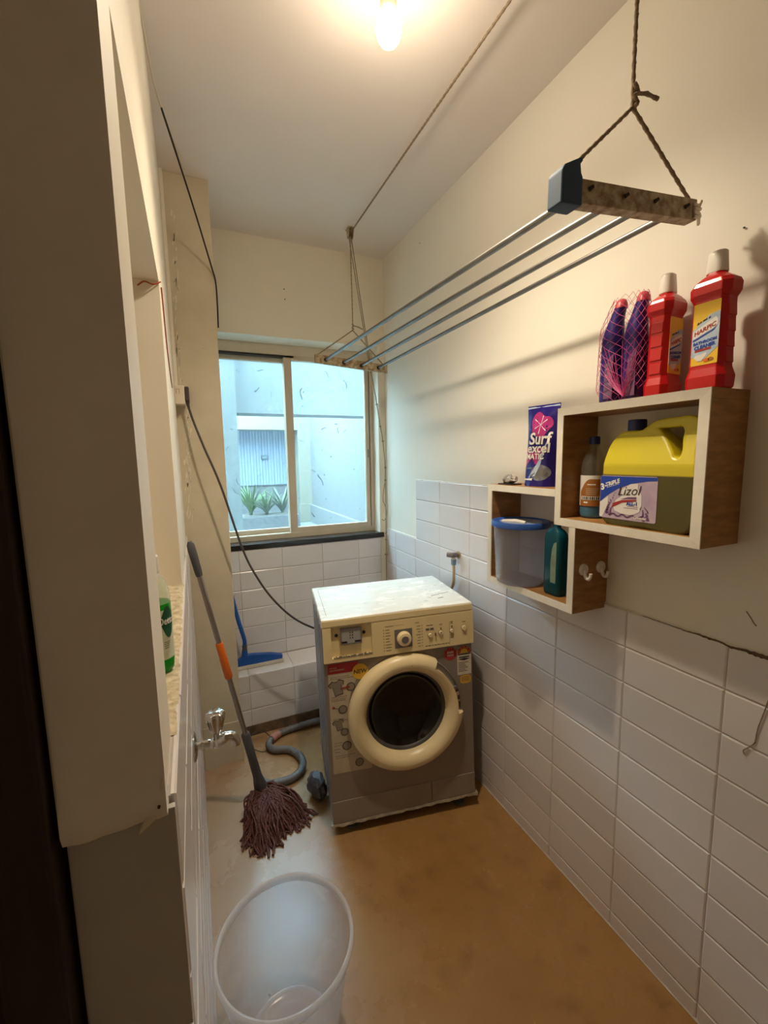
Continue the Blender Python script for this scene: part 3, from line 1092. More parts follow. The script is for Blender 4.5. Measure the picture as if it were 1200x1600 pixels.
for cx, cz, s, a in ((.044, .536, .054, .2), (.042, .392, .040, .2)):
    flat('shirt_print', shirt(cx, cz, s*1.12, a), fp(-.0007), INK, stk)
    flat('shirt_print', shirt(cx, cz, s, a), fp(-.0010), INKGREY, stk)
for cx, cz, r in ((.094, .533, .0165), (.060, .450, .0165), (.062, .362, .0145), (.068, .307, .0175), (.112, .232, .0165)):
    flat('drum_print', ellipse(cx, cz, r, r), fp(-.0012), INK, stk)
    flat('drum_print', ellipse(cx, cz, r*.82, r*.82), fp(-.0016), INKGREY, stk)
flat('arrow_print', [(.055, .529), (.082, .531), (.082, .527), (.092, .533), (.082, .540), (.082, .536), (.055, .534)], fp(-.0021), INKRED, stk)
flat('drop_print', ellipse(.026, .461, .005, .005, 12), fp(-.0010), INKRED, stk)
flat('line_print', [(.030, .459), (.046, .453), (.046, .4545), (.030, .4605)], fp(-.0010), INK, stk)
bg_ = flat('red_round_badge', [(.489+.027*math.cos(PI/8+PI/4*i), .600+.027*math.sin(PI/8+PI/4*i)) for i in range(8)], fp(-.0004), STICK_RED, wm)
bm_ = MB()
for k, z in enumerate((.606, .594)):
    for i in range(4):
        bm_.box(.476+i*.0068, .4805+i*.0068, -.0013, -.0009, z-.004, z+.004)
bm_.build('badge_print', STICK_WHT, bg_)
en = flat('energy_label', [(.516, .508), (.574, .508), (.575, .598)]+ellipse(.5455, .598, .0295, .028, 14, 0, PI)+[(.516, .598)], fp(-.0004), STICK_WHT, wm)
flat('red_arch', ellipse(.5455, .596, .0285, .029, 16, 0, PI), fp(-.0009), STICK_RED, en)
flat('yellow_arch', ellipse(.5455, .596, .0165, .018, 14, 0, PI), fp(-.0014), STICK_YEL, en)
for k in range(5):
    a = PI*(k+.5)/5
    x, z = .5455+.0225*math.cos(a), .596+.0235*math.sin(a)
    flat('star', [(x+(.0034 if i % 2 == 0 else .0015)*math.sin(2*PI*i/10), z+(.0034 if i % 2 == 0 else .0015)*math.cos(2*PI*i/10)) for i in range(10)], fp(-.0014), STICK_YEL, en)
ll = MB()
ll.box(.519, .572, -.0013, -.0009, .589, .594)
ll.box(.524, .567, -.0013, -.0009, .577, .582)
ll.add([(.519, -.0011, .572), (.5455, -.0011, .565), (.572, -.0011, .572), (.5455, -.0011, .576)], [(0, 1, 2, 3)])
for z in (.558, .551, .544, .537, .530, .523):
    ll.box(.521, .521+.045*random.uniform(.6, 1), -.0013, -.0009, z-.001, z+.001)
ll.build('label_print', INK, en)
yb = flat('yellow_sticker', rrect(.549, .488, .046, .034, .012), fp(-.0004), STICK_YEL, wm)
yp = MB()
for z in (.497, .490, .483):
    yp.box(.532, .566, -.0013, -.0009, z-.001, z+.001)
yp.build('sticker_print', PRINT, yb)

# crumpled plastic beside the machine
me = MB()
rings = []
for k in range(9):
    z = .10*k/8
    r = .040*math.sin(PI*(k+1.2)/10.5)+.004
    rings.append([(r*(1+.6*noise.noise((math.cos(a)*3.4, math.sin(a)*3.4, k*.9)))*math.cos(a)*.8, r*(1+.6*noise.noise((math.cos(a)*3.4, math.sin(a)*3.4, k*.9+4)))*math.sin(a)*1.3, z) for a in [2*PI*i/18 for i in range(18)]])
o = me.loft(rings).build('plastic_bag', RAG, None, smooth=40)
o.location = (.437, 1.63, .001)
tag(o, 'crumpled grey plastic bag on the floor against the machine side', 'plastic bag')

# drain hose
hs = thing('drain_hose', 'dark grey drain hose looping over the floor behind the mop', 'hose', (.35, 1.9, 0))
hp = smoothpath([(.30, .205, .030), (.12, .212, .022), (.01, .195, .020), (-.045, .145, .020), (-.035, .085, .021), (.035, .050, .020), (.072, -.02, .020), (.066, -.09, .020), (.010, -.142, .020), (-.085, -.135, .020), (-.12, -.10, .02)], 14)
MB().tube(hp, [.0165+.0012*math.sin(i*2.1) for i in range(len(hp))], 12).build('hose_tube', HOSE, hs, smooth=60)
MB().tube(smoothpath([(.012, .196, .0205), (-.012, .182, .0205), (-.03, .165, .0205)], 4), .0192, 12).build('tape_wrap', TAPE, hs, smooth=60)
MB().tube(smoothpath([(-.035, .20, .02), (-.07, .215, .05), (-.125, .20, .045), (-.13, .15, .02), (-.08, .10, .012), (-.045, .13, .014)], 8), .0022, 6).build('tie_wire', CABLE, hs, smooth=60)

# power cord and socket
sk = thing('wall_socket', 'cream switch box in the corner by the pillar', 'socket', (0, 1.94, 1.675))
MB().box(0, .036, -.035, .045, -.036, .036).build('socket_box', OFFWHITE, sk, bevel=.003)
MB().box(.006, .018, -.0362, -.0352, .004, .022).build('switch_outline', PRINT, sk)
MB().box(.0075, .0165, -.0366, -.0356, .0, .0205).build('switch_rocker', OFFWHITE, sk)
pc = thing('power_cord', 'dark grey power cord sagging from corner socket to washing machine', 'cable', (.036, 1.955, 1.69))
MB().box(.0, .017, -.016, .018, -.034, .024).build('plug', CABLE, pc, bevel=.005)
MB().tube([(.0085, 0, -.030), (.0105, 0, -.05), (.013, 0, -.062)], [.0085, .006, .0045], 10).build('strain_relief', CABLE, pc, smooth=50)
off = Vector((.036, 1.955, 1.69))
cpts = [Vector(p)-off for p in ((.047, 1.955, 1.635), (.062, 1.945, 1.575), (.094, 1.92, 1.471), (.148, 1.9, 1.31), (.221, 1.9, 1.032), (.278, 1.90, .895), (.345, 1.9, .785), (.43, 1.9, .69), (.528, 1.905, .622), (.60, 1.93, .59), (.68, 1.95, .57))]
MB().tube(smoothpath(cpts, 8), .0046, 8).build('cord', CABLE, pc, smooth=60)

# wires by the pillar
tag(MB().tube(smoothpath([(.03, 1.62, 2.502), (.106, 1.81, 2.345), (.168, 1.975, 2.205), (.183, 1.993, 2.15), (.186, 2.01, 2.07), (.186, 2.04, 1.98)], 8), .0032, 7).build('black_wire', CABLE_B, None, smooth=60),
    'thin black wire slanting across the pillar top', 'wire')
tag(MB().tube(smoothpath([(-.002, 1.30, 2.52), (.006, 1.42, 2.515), (.018, 1.55, 2.505), (.05, 1.74, 2.515), (.092, 1.96, 2.532)], 8), .0028, 7).build('cream_wire', CABLE_W, None, smooth=60),
    'cream wire running from ceiling corner to pillar top', 'wire')
tag(MB().tube(smoothpath([(-.045, 1.192, 1.822), (-.03, 1.19, 1.832), (-.012, 1.19, 1.828), (.004, 1.197, 1.838)], 6), .0017, 6).build('red_wire', WIRE_RED, None, smooth=60),
    'short red wire across the top of the left hatch', 'wire')
tag(MB().tube(smoothpath([(.004, 1.21, 1.83), (.004, 1.24, 1.80), (.0035, 1.32, 1.72), (.004, 1.42, 1.66), (.004, 1.50, 1.64)], 6), .0016, 6).build('brown_wire', WIRE_RED, None, smooth=60),
    'thin reddish wire dropping along the left wall to the switch', 'wire')
cd = MB().box(.0, .013, YP-.014, YP+.001, 1.72, H).build('conduit', PAINT, pil, bevel=.002)
sc = MB()
rd = random.Random(8)
for k in range(120):
    z = rd.uniform(1.15, 2.40)
    x = .030+.010*math.sin(z*9)+rd.gauss(0, .006)
    w_, h_ = rd.uniform(.0008, .003), rd.uniform(.004, .024)
    n_ = 9
    pts = [(x+w_*math.cos(2*PI*i/n_)*rd.uniform(.3, 1.6)+.12*h_*math.sin(2*PI*i/n_), z+h_*math.sin(2*PI*i/n_)*rd.uniform(.5, 1.3)) for i in range(n_)]
    sc.prism(pts, lambda u, v: (u, YP-.0002, v), lambda u, v: (u, YP-.0012, v))
sc.build('scraped_patches', SCRAPE, pil)['kind'] = 'stuff'
nl = MB()
for x, z in ((.028, 2.13), (.03, 1.87), (.03, 1.745), (.034, 1.52), (.036, 1.33), (.038, 1.21), (.12, 1.88)):
    nl.lathe_y([(.0001, YP-.002), (.0013, YP-.0018), (.0013, YP+.001)], 8, (x, 0, z))
nl.build('nail_holes', INK, pil)
for x, z in ((.545, 2.30), (.547, 2.25)):
    MB().lathe_y([(.0001, D-.004), (.003, D-.003), (.003, D+.001)], 8, (x, 0, z)).build('nail', INK, wall_back)

# ================================================================== MOP
A = Vector((.217, 1.70, .07))
B = Vector((.0195, 1.55, 1.15))
mop = thing('mop', 'string mop with orange grip leaning on the left wall', 'mop', (.217, 1.70, 0))
mp = lambda t: A+(B-A)*t-Vector((.217, 1.70, 0))
MB().tube([mp(.14), mp(.93)], .0095, 14).build('pole', POLE, mop, smooth=60)
MB().tube([mp(.885), mp(.90), mp(.97), mp(.99), mp(1.0)], [.011, .0125, .0135, .012, .006], 14).build('end_grip', RUBBER, mop, smooth=60)
MB().tube([mp(.50), mp(.505), mp(.575), mp(.585), mp(.635), mp(.64)], [.0125, .0148, .0145, .0135, .0135, .011], 14).build('twist_grip', ORANGE, mop, smooth=40)
MB().tube([mp(.26), mp(.255), mp(.15), mp(.06), mp(.015), mp(-.01)], [.0125, .0165, .0165, .018, .025, .026], 16).build('socket', RUBBER, mop, smooth=40)
cpts = []
axis = (B-A).normalized()
uu = axis.orthogonal().normalized()
vv = axis.cross(uu)
base = mp(-.012)
rg = [base+.027*(math.cos(2*PI*i/28)*uu+math.sin(2*PI*i/28)*vv) for i in range(29)]
MB().tube(rg, [.0058+.0012*math.sin(i*2.4) for i in range(29)], 8).build('collar', COLLAR, mop, smooth=60)
ms = MB()
rd = random.Random(21)
AL = ((-128, .10), (-118, .15), (-105, .225), (-97, .25), (-88, .235), (-76, .19), (-62, .205), (-48, .235), (-38, .17), (-28, .10))


def moplen(d):
    for (a_, l_), (b_, m_) in zip(AL, AL[1:]):
        if a_ <= d <= b_:
            return l_+(m_-l_)*(d-a_)/(b_-a_)
    return .1


for k in range(420):
    lay = rd.random()
    ad = rd.uniform(-124, -32)
    a = math.radians(ad)
    L = moplen(ad)*rd.uniform(.70, 1.06)
    sa = rd.uniform(0, 2*PI)
    st = base+.024*(math.cos(sa)*uu+math.sin(sa)*vv)+Vector((0, 0, -.014))
    dr_ = Vector((math.cos(a), math.sin(a), 0))
    sd = Vector((-dr_.y, dr_.x, 0))
    pts = []
    ph, am, fq = rd.uniform(0, 6.28), rd.uniform(.005, .017), rd.uniform(6, 13)
    hump = .012+.050*lay
    for i in range(13):
        q = i/12
        p = st+dr_*(L*(q*.8+.2*math.sin(q*PI/2)))+sd*(am*math.sin(q*fq+ph)*min(1, q*2.5))
        z = st.z*(1-q)**1.8+.005+hump*math.sin(PI*min(1, q*1.02))**1.1
        pts.append((p.x, p.y, max(.005, z)))
    p = Vector(pts[-1])
    e = p+dr_*.004+sd*rd.uniform(-.008, .008)
    pts.append((e.x, e.y, .006))
    e2 = e-dr_*rd.uniform(.01, .04)+sd*rd.uniform(-.012, .012)
    pts.append((e2.x, e2.y, .006))
    ms.tube(pts, rd.uniform(.0030, .0040), 5, twist=.4)
mh = ms.build('mop_strings', MOPRED, mop, smooth=80)
mh['kind'] = 'stuff'

# ================================================================== BUCKET
bk = thing('bucket', 'round translucent plastic bucket on the floor at left', 'bucket', (.172, .905, .001))
BH = .30
th_ = .0022
prof = [(.001, .006), (.060, .006), (.064, .010), (.100, .010), (.106, .014)]
out = [(.1065, .0), (.109, .004)]
for i in range(9):
    q = i/8
    out.append((.110+.041*q, .012+(BH-.03-.012)*q))
inn = [(r-th_, z) for r, z in out[2:]][::-1]
prof_all = [(.001, .0), (.1065, 0)]+out[1:]+[(.1555, BH-.012), (.1535, BH-.012)]+inn[1:]+[(.106, .012), (.100, .006), (.064, .006), (.060, .010), (.001, .010)]
MB().lathe(prof_all, 64, cap=False).build('bucket_wall', BUCKET, bk, smooth=50)
MB().lathe([(.1515, BH-.020), (.158, BH-.020), (.1605, BH-.010), (.1600, BH-.001), (.1565, BH+.002), (.1520, BH), (.1505, BH-.008), (.1515, BH-.020)], 64, cap=False).build('bucket_rim', BUCKET_RIM, bk, smooth=60)
MB().lathe([(.100, .0065), (.104, .0115), (.108, .0115), (.1085, .006)], 64, cap=False).build('base_ring', BUCKET, bk, smooth=60)

# ================================================================== SQUEEGEE
sq = thing('floor_squeegee', 'blue plastic floor wiper standing on the tiled window ledge', 'squeegee', (.31, 2.27, LZ))
hd = [(-.115, .018), (.115, .018), (.118, .038), (.06, .056), (-.03, .070), (-.06, .072), (-.085, .068), (-.115, .05)]
MB().prism(hd, lambda u, v: (u, -.016, v), lambda u, v: (u, .016, v)).build('head', BLUEPL, sq, bevel=.004)
MB().box(-.118, .120, -.020, .012, .001, .020).build('foam_blade', SQBLADE, sq, bevel=.003)
MB().tube([(-.078, 0, .06), (-.076, 0, .10)], [.017, .014], 14).build('socket', BLUEPL, sq, smooth=50)
MB().tube([(-.076, 0, .095), (-.0745, 0, .128)], .0125, 14).build('joint', RUBBER, sq, smooth=50)
MB().tube(smoothpath([(-.0745, 0, .12), (-.074, 0, .155), (-.088, .004, .22), (-.105, .01, .30), (-.16, .03, .62), (-.19, .04, .80)], 5), .0105, 12).build('handle', BLUEPL, sq, smooth=60)

# ================================================================== TAPS
tp = thing('chrome_tap', 'chrome bib tap sticking out of the left tiled wall', 'tap', (.008, .93, .818))
Rx = Matrix.Rotation(PI/2, 4, 'Y')
MB().lathe([(.001, 0), (.030, 0), (.0305, .002), (.024, .005), (.012, .007)], 28).xf(Rx).build('flange', CHROME, tp, smooth=40)
MB().tube([(.005, 0, 0), (.028, 0, .0)], [.0085, .0085], 16).build('inlet', CHROME, tp, smooth=50)
MB().tube([(.0135, 0, 0), (.0185, 0, 0)], .0105, 6).build('nut', CHROME, tp)
MB().tube(smoothpath([(.026, 0, -.001), (.038, 0, -.003), (.050, 0, -.002), (.064, 0, .004), (.076, 0, .002), (.0825, 0, -.009), (.083, 0, -.019)], 5),
          [.009]*4+[.0115]*4+[.0125]*8+[.0105]*6+[.0095]*8+[.009], 16).build('spout', CHROME, tp, smooth=60)
MB().tube([(.046, 0, .004), (.0455, 0, .022)], [.0085, .0065], 14).build('bonnet', CHROME, tp, smooth=50)
kn = []
for z, r in ((.020, .0085), (.026, .012), (.050, .0175), (.060, .0185), (.0655, .0175), (.068, .013)):
    kn.append([(.0455+r*(1+.09*math.cos(6*a))*math.cos(a), r*(1+.09*math.cos(6*a))*math.sin(a), z) for a in [2*PI*i/48 for i in range(48)]])
MB().loft(kn).build('knob', CHROME, tp, smooth=50)

ti = thing('inlet_valve', 'small grey washing machine valve on the right tiled wall', 'tap', (W-.006, 1.585, .980))
MB().lathe([(.001, 0), (.017, 0), (.017, .003), (.010, .006)], 24).xf(Matrix.Rotation(-PI/2, 4, 'Y')).build('flange', mat('brass flange', (.40, .30, .14), .45, metal=.6), ti, smooth=40)
MB().tube([(-.003, 0, 0), (-.02, -.004, .003), (-.036, -.007, .004), (-.052, .012, .004)], [.0095, .0115, .0115, .0105], 14).build('valve_body', mat('grey valve', (.22, .20, .20), .4, metal=.5, var=.3, vscale=40), ti, smooth=50)
MB().tube([(-.026, .0, .0), (-.026, .0, -.022)], [.009, .009], 12).build('outlet', CHROME, ti, smooth=50)
MB().tube([(-.026, .0, -.018), (-.026, .0, -.042)], [.0125, .0115], 8).build('hose_nut', mat('blue grey nut', (.14, .24, .33), .5), ti)
tag(MB().tube(smoothpath([(W-.032, 1.585, .942), (W-.031, 1.585, .90), (W-.026, 1.60, .84), (W-.02, 1.68, .74), (W-.02, 1.82, .55), (W-.04, 1.95, .40)], 8), .0068, 12).build('inlet_hose', HOSE_C, None, smooth=60),
    'cream inlet hose dropping from the wall valve behind the machine', 'hose')

# ================================================================== SHELVES
T = .021
XF = .98


def shelf(name, label, boards):
    t = thing(name, label, 'shelf', (XF, (boards[0][0]+boards[0][1])/2, boards[0][2]))
    off = Vector(t.location)
    for (y0, y1, z0, z1, poly) in boards:
        bo = MB().box(XF+.002-off.x, W-.0005-off.x, y0-off.y, y1-off.y, z0-off.z, z1-off.z).build('board', PLY, t)
        MB().prism(poly, lambda u, v: (-.0012, u-off.y, v-off.z), lambda u, v: (.0022, u-off.y, v-off.z)).build('edge_band', EDGE, bo)
    return t


y0, y1, z0, z1 = .525, .912, 1.219, 1.543
shelf('box_shelf', 'upper open box shelf holding the yellow jug', [
    (y0, y1, z0, z0+T, [(y0, z0), (y1, z0), (y1-T, z0+T), (y0+T, z0+T)]),
    (y0, y1, z1-T, z1, [(y0, z1), (y1, z1), (y1-T, z1-T), (y0+T, z1-T)]),
    (y0, y0+T, z0+T+.0005, z1-T-.0005, [(y0, z0+.0004), (y0+T-.0003, z0+T), (y0+T-.0003, z1-T), (y0, z1-.0004)]),
    (y1-T, y1, z0+T+.0005, z1-T-.0005, [(y1, z0+.0004), (y1-T+.0003, z0+T), (y1-T+.0003, z1-T), (y1, z1-.0004)])])
a0, a1, b0, b1 = .838, 1.215, .976, 1.319
shelf('box_shelf', 'lower open box shelf holding the blue-lidded tub', [
    (a0, a1, b0, b0+T, [(a0, b0), (a1, b0), (a1-T, b0+T), (a0+T, b0+T)]),
    (y1+.001, a1, b1-T, b1, [(y1+.001, b1-T), (y1+.001, b1), (a1, b1), (a1-T, b1-T)]),
    (a0, a0+T, b0+T+.0005, z0-.001, [(a0, b0+.0004), (a0+T-.0003, b0+T), (a0+T-.0003, z0-.001), (a0, z0-.001)]),
    (a1-T, a1, b0+T+.0005, b1-T-.0005, [(a1, b0+.0004), (a1-T+.0003, b0+T), (a1-T+.0003, b1-T), (a1, b1-.0004)])])
SH1 = z0+T     # inside floor of the upper box
SH2 = b0+T     # inside floor of the lower box

# adhesive hooks on the side of the lower box
for x, lab in ((1.016, 'round white adhesive hook on lower shelf side, nearer the room'), (1.083, 'round white adhesive hook on lower shelf side, nearer the wall')):
    hk = thing('adhesive_hook', lab, 'hook', (x, a0-.0002, 1.092), group='hooks on the shelf side')
    MB().lathe_y([(.001, -.006), (.013, -.006), (.0165, -.003), (.017, 0)], 24, (0, 0, .007)).build('disc', WHITEPL, hk, smooth=40)
    MB().tube(smoothpath([(0, -.004, .006), (0, -.006, -.006), (.0, -.012, -.016), (0, -.020, -.016), (.001, -.024, -.006), (.001, -.0245, .0)], 5), [.005]*8+[.0045]*18, 8).build('hook', WHITEPL, hk, smooth=60)

# ------------------------------------------------------------------ yellow jug
jug = thing('detergent_jug', 'large yellow jug with handle and lavender label in upper shelf', 'jug', (1.041, .6635, SH1+.0005))


def sp2(cu, pts):
    s = cu.splines.new('BEZIER')
    s.bezier_points.add(len(pts)-1)
    for b, (x, y, k) in zip(s.bezier_points, pts):
        b.co = (x, y, 0)
        b.handle_left_type = b.handle_right_type = 'AUTO' if k else 'VECTOR'
    s.use_cyclic_u = True


cu = bpy.data.curves.new('jug', 'CURVE')
cu.dimensions = '2D'
cu.fill_mode = 'BOTH'
cu.extrude = .034
cu.bevel_depth = .007
cu.bevel_resolution = 4
cu.resolution_u = 8
# outline in (u = left-to-right as seen, v = height), already inset by the bevel
sp2(cu, [(-.104, .022, 1), (-.096, .009, 1), (.0, .0072, 1), (.096, .009, 1), (.104, .022, 1), (.105, .08, 1), (.1045, .150, 1), (.099, .172, 1), (.0965, .222, 1), (.0905, .2405, 1), (.080, .2468, 1), (.050, .2468, 1), (.020, .2458, 1), (.002, .2415, 1),
         (-.015, .231, 1), (-.031, .223, 1), (-.054, .2222, 1), (-.077, .222, 1), (-.089, .214, 1), (-.0985, .200, 1), (-.1035, .178, 1), (-.105, .13, 1), (-.105, .08, 1)])
sp2(cu, [(.000, .2335, 1), (.008, .2385, 0), (.040, .239, 1), (.064, .238, 1), (.0705, .232, 1), (.0745, .205, 1), (.079, .174, 1), (.074, .161, 1), (.060, .161, 1), (.048, .176, 1), (.030, .200, 1), (.008, .224, 1)])
jo = bpy.data.objects.new('j', cu)
COL.objects.link(jo)
dg = bpy.context.evaluated_depsgraph_get()
dg.update()
jm = bpy.data.meshes.new_from_object(jo.evaluated_get(dg))
bpy.data.objects.remove(jo)
for v in jm.vertices:
    u, vv_, w_ = v.co
    k = 1.12 if vv_ < .15 else 1.12-.62*min(1, (vv_-.15)/.07)
    v.co = (w_*k, -u, vv_)
jm.materials.clear()
for p in jm.polygons:
    p.use_smooth = True
jm.set_sharp_from_angle(angle=math.radians(60))
jb_ = obj('jug_body', jm, YELLOWJUG, jug)
MB().lathe([(.016, .214), (.016, .234)], 24, (0, .056, 0)).build('neck', mat('yellow neck', (.60, .50, .018), .35), jug, smooth=40)
MB().lathe([(.0195, .231), (.0205, .233), (.0205, .2545), (.0195, .257)], 28, (0, .056, 0)).build('cap', BLUEDK, jug, smooth=30)
XJ_ = -.041*1.12-.0006
fj = lambda u, v, h=0: (XJ_-h, -u, v)
lab = flat('label', rrect(-.0395, .069, .148, .106, .005), fj, LAV, jug)
fj2 = lambda h0: (lambda u, v, h=0: (XJ_-.0004-h0-h, -u, v))
arc = [(-.1125, .1205), (.0335, .1205), (.0335, .113), (.010, .1115), (-.03, .104), (-.065, .090), (-.093, .072), (-.1125, .055)]
flat('label_band', arc, fj2(0), LABBLUE, lab)
flat('label_corner', [(-.1125, .054), (-.09, .071), (-.09, .05), (-.105, .017), (-.1125, .019)], fj2(0), LABWHITE, lab)
flat('label_shield', [(-.055, .072), (-.052, .09), (-.03, .1035), (-.012, .1045), (-.012, .092), (-.002, .078), (-.001, .055), (-.006, .038), (-.025, .029), (-.05, .03), (-.07, .036), (-.075, .048), (-.068, .062)], fj2(.0002), LABWHITE, lab)
flat('label_ribbon', [(-.078, .044), (-.075, .055), (-.05, .064), (-.014, .067), (-.014, .063), (-.05, .0575), (-.072, .046)], fj2(.0006), STICK_RED, lab)
flat('label_ribbon', [(-.055, .0655), (-.035, .072), (-.014, .0735), (-.014, .068), (-.035, .067)], fj2(.0006), LABPURP, lab)
tj = lambda cu_, cv, rot=0: (lambda u, v: (XJ_-.0018, -(cu_+u*math.cos(rot)-v*math.sin(rot)), cv+u*math.sin(rot)+v*math.cos(rot)))
text('Lizol', .031, INK, lab, tj(-.036, .086, .08), bold=-.0001, shear=.35)
text('TRIPLE', .0135, INKWHITE, lab, tj(-.079, .104, .32), bold=.0005, shear=.2)
text('3', .021, INKWHITE, lab, tj(-.106, .093, .2), bold=.001)
text('x', .009, INKWHITE, lab, tj(-.0985, .097, .2), bold=.0002)
text('ALL-1', .0115, LABBLUE, lab, tj(-.0245, .0565, .05), bold=.0005)
text('Lavender', .0085, INKWHITE, lab, tj(-.002, .0245), bold=.0002)
dl = MB()
for u0, u1, v in ((-.098, -.068, .0955), (-.094, -.060, .0915)):
    for i in range(8):
        a = u0+(u1-u0)*i/8
        dl.prism([(a, v+(a-u0)*.33), (a+.0028, v+(a+.0028-u0)*.33), (a+.0028, v+.0014+(a+.0028-u0)*.33), (a, v+.0014+(a-u0)*.33)], lambda u, w_: fj2(.0004)(u, w_), lambda u, w_: fj2(.0006)(u, w_))
dl.build('label_print', INKWHITE, lab)
dl = MB()
for u0, u1, v in ((-.037, -.012, .0485), (-.045, -.012, .0445)):
    x = u0
    while x < u1:
        dl.prism([(x, v), (x+.003, v), (x+.003, v+.0018), (x, v+.0018)], lambda u, w_: fj2(.0004)(u, w_), lambda u, w_: fj2(.0007)(u, w_))
        x += .004
dl.build('label_print', LABPURP, lab)
# printed lavender sprigs
rd = random.Random(4)
lv = MB()
for cx, cz, hh in ((-.088, .03, .05), (-.082, .025, .032), (.004, .02, .03), (.015, .022, .028), (-.095, .028, .03)):
    for k in range(9):
        q = k/8
        x = cx+.016*q*q*(1 if cx < 0 else -.4)+rd.uniform(-.003, .003)
        z = cz+hh*q
        lv.prism(ellipse(x, z, .0034*(1.2-q), .0022, 7), lambda u, w_: fj2(.0005)(u, w_), lambda u, w_: fj2(.0008)(u, w_))
for k in range(26):
    x = -.08+.09*k/25
    lv.prism(ellipse(x, .026+.003*math.sin(k*.9), .0038, .0014, 7), lambda u, w_: fj2(.0005)(u, w_), lambda u, w_: fj2(.0008)(u, w_))
lv.build('label_flowers', LABPURP, lab)

# ------------------------------------------------------------------ clear bottle with blue rest
pb_ = thing('plastic_bottle', 'clear bottle with brown label and little blue liquid behind jug', 'bottle', (1.062, .857, SH1+.0005))
pr_ = [(.026, 0), (.031, .004), (.0325, .012), (.0325, .118), (.031, .126), (.0325, .134), (.031, .150), (.026, .166), (.018, .182), (.0125, .192), (.0115, .206)]
MB().lathe([(.001, 0)]+pr_, 28, cap=False).build('bottle_wall', PETCLR, pb_, smooth=50)
MB().lathe([(.001, .002), (.025, .002), (.030, .006), (.0312, .014), (.0312, .030), (.001, .030)], 28, cap=False).build('liquid', BLUELIQ, pb_, smooth=40)
MB().lathe([(.0135, .203), (.0138, .205), (.0138, .221), (.0128, .2235)], 24).build('cap', BLUEDK, pb_, smooth=30)
MB().lathe([(.0142, .199), (.0142, .2015)], 24).build('neck_ring', PETCLR, pb_)
ang = lambda a: (math.cos(a), math.sin(a))


def wrap(name, m, parent, r, z0_, z1_, a0_, a1_, top=None, n=18):
    """strip of label round a bottle"""
    q = MB()
    rings = []
    for i in range(n+1):
        a = a0_+(a1_-a0_)*i/n
        c_, s_ = ang(a)
        zt = z1_ if top is None else top(i/n)
        rings.append([(r*c_, r*s_, z0_), (r*c_, r*s_, zt), ((r-.0004)*c_, (r-.0004)*s_, zt), ((r-.0004)*c_, (r-.0004)*s_, z0_)])
    q.loft(rings)
    return q.build(name, m, parent, smooth=40)


lw_ = wrap('label', LABWHITE, pb_, .0329, .034, .118, math.radians(100), math.radians(300))
wrap('label_panel', LABBROWN, lw_, .0334, .034, .10, math.radians(158), math.radians(270), top=lambda q: .072+.036*math.sin(min(1, q*2.2)*PI/2))
wrap('label_print', LABWHITE, lw_, .0337, .051, .061, math.radians(165), math.radians(266))
for k in range(10):
    wrap('bar_print', INK, lw_, .0339, .052, .060, math.radians(172+k*9), math.radians(176+k*9+(k % 3)), n=2)
for k, z in enumerate((.066, .071, .076, .081)):
    wrap('text_print', STICK, lw_, .0337, z, z+.0015, math.radians(190), math.radians(235+k*4), n=6)
wrap('text_print', INKWHITE, lw_, .0337, .092, .0945, math.radians(195), math.radians(232), n=6)
wrap('text_print', INKWHITE, lw_, .0337, .042, .046, math.radians(180), math.radians(200), n=4)

# ------------------------------------------------------------------ tub with blue lid
tb = thing('plastic_tub', 'clear plastic tub with blue lid in the lower shelf', 'container', (1.02, 1.095, SH2+.0005))
SXY = dict(sx=.98, sy=1.0)
MB().lathe([(.001, 0), (.068, 0), (.074, .004), (.079, .02), (.087, .190), (.090, .198), (.0885, .200), (.0855, .190), (.0775, .021), (.0725, .006), (.066, .002), (.001, .002)], 40, cap=False, **SXY).build('tub_wall', TUBCLR, tb, smooth=50)
MB().lathe([(.0905, .188), (.0935, .190), (.0945, .202), (.092, .207), (.085, .207), (.081, .203), (.001, .203)], 40, cap=True, **SXY).build('lid', LIDBLUE, tb, smooth=40)
MB().tube([(-.05, .03, .2045), (-.03, -.012, .207), (-.02, -.045, .2055)], [.006, .008, .006], 8).build('lid_tab', WHITEPL, tb, smooth=60)
MB().lathe([(.001, .203), (.055, .2035), (.062, .2045), (.068, .2035)], 36, cap=False, **SXY).build('lid_panel', mat('clear blue lid panel', (.26, .34, .55), .3), tb, smooth=50)

# ------------------------------------------------------------------ teal bottle
te = thing('soap_bottle', 'teal liquid soap bottle beside the blue-lidded tub', 'bottle', (1.025, .945, SH2+.0005))
rr_ = []
for z, w_, d_ in ((0, .058, .036), (.004, .064, .042), (.01, .066, .044), (.17, .066, .044), (.185, .062, .040), (.196, .048, .034), (.203, .026, .024), (.207, .022, .022), (.215, .022, .022)):
    rr_.append(ring_rr(0, 0, z, d_, w_, .014, 5))
MB().loft(rr_).build('bottle_wall', TEAL, te, smooth=40)
tf = lambda u, v, h=0: (-.0224-h, -u, v)
tl_ = flat('label', [(.002, .04), (.022, .04), (.022, .165), (.012, .16), (.005, .14), (.001, .10)], tf, LABGREEN, te)
tq = MB()
for z in (.06, .066, .072, .09, .096, .102, .108, .12):
    tq.prism([(.006, z), (.018, z), (.018, z+.002), (.006, z+.002)], lambda u, v: tf(u, v, .0004), lambda u, v: tf(u, v, .0007))
tq.build('label_print', INKGREY, tl_)

# ------------------------------------------------------------------ detergent pouch
po = thing('detergent_pouch', 'violet blue detergent pouch with pink splash on lower shelf top', 'pouch', (1.058, 1.045, b1+.0005), (0, 0, .10))
PW, PHH = .128, .252
nu, nv = 18, 26
pz = lambda v: PHH*v
psurf = {}


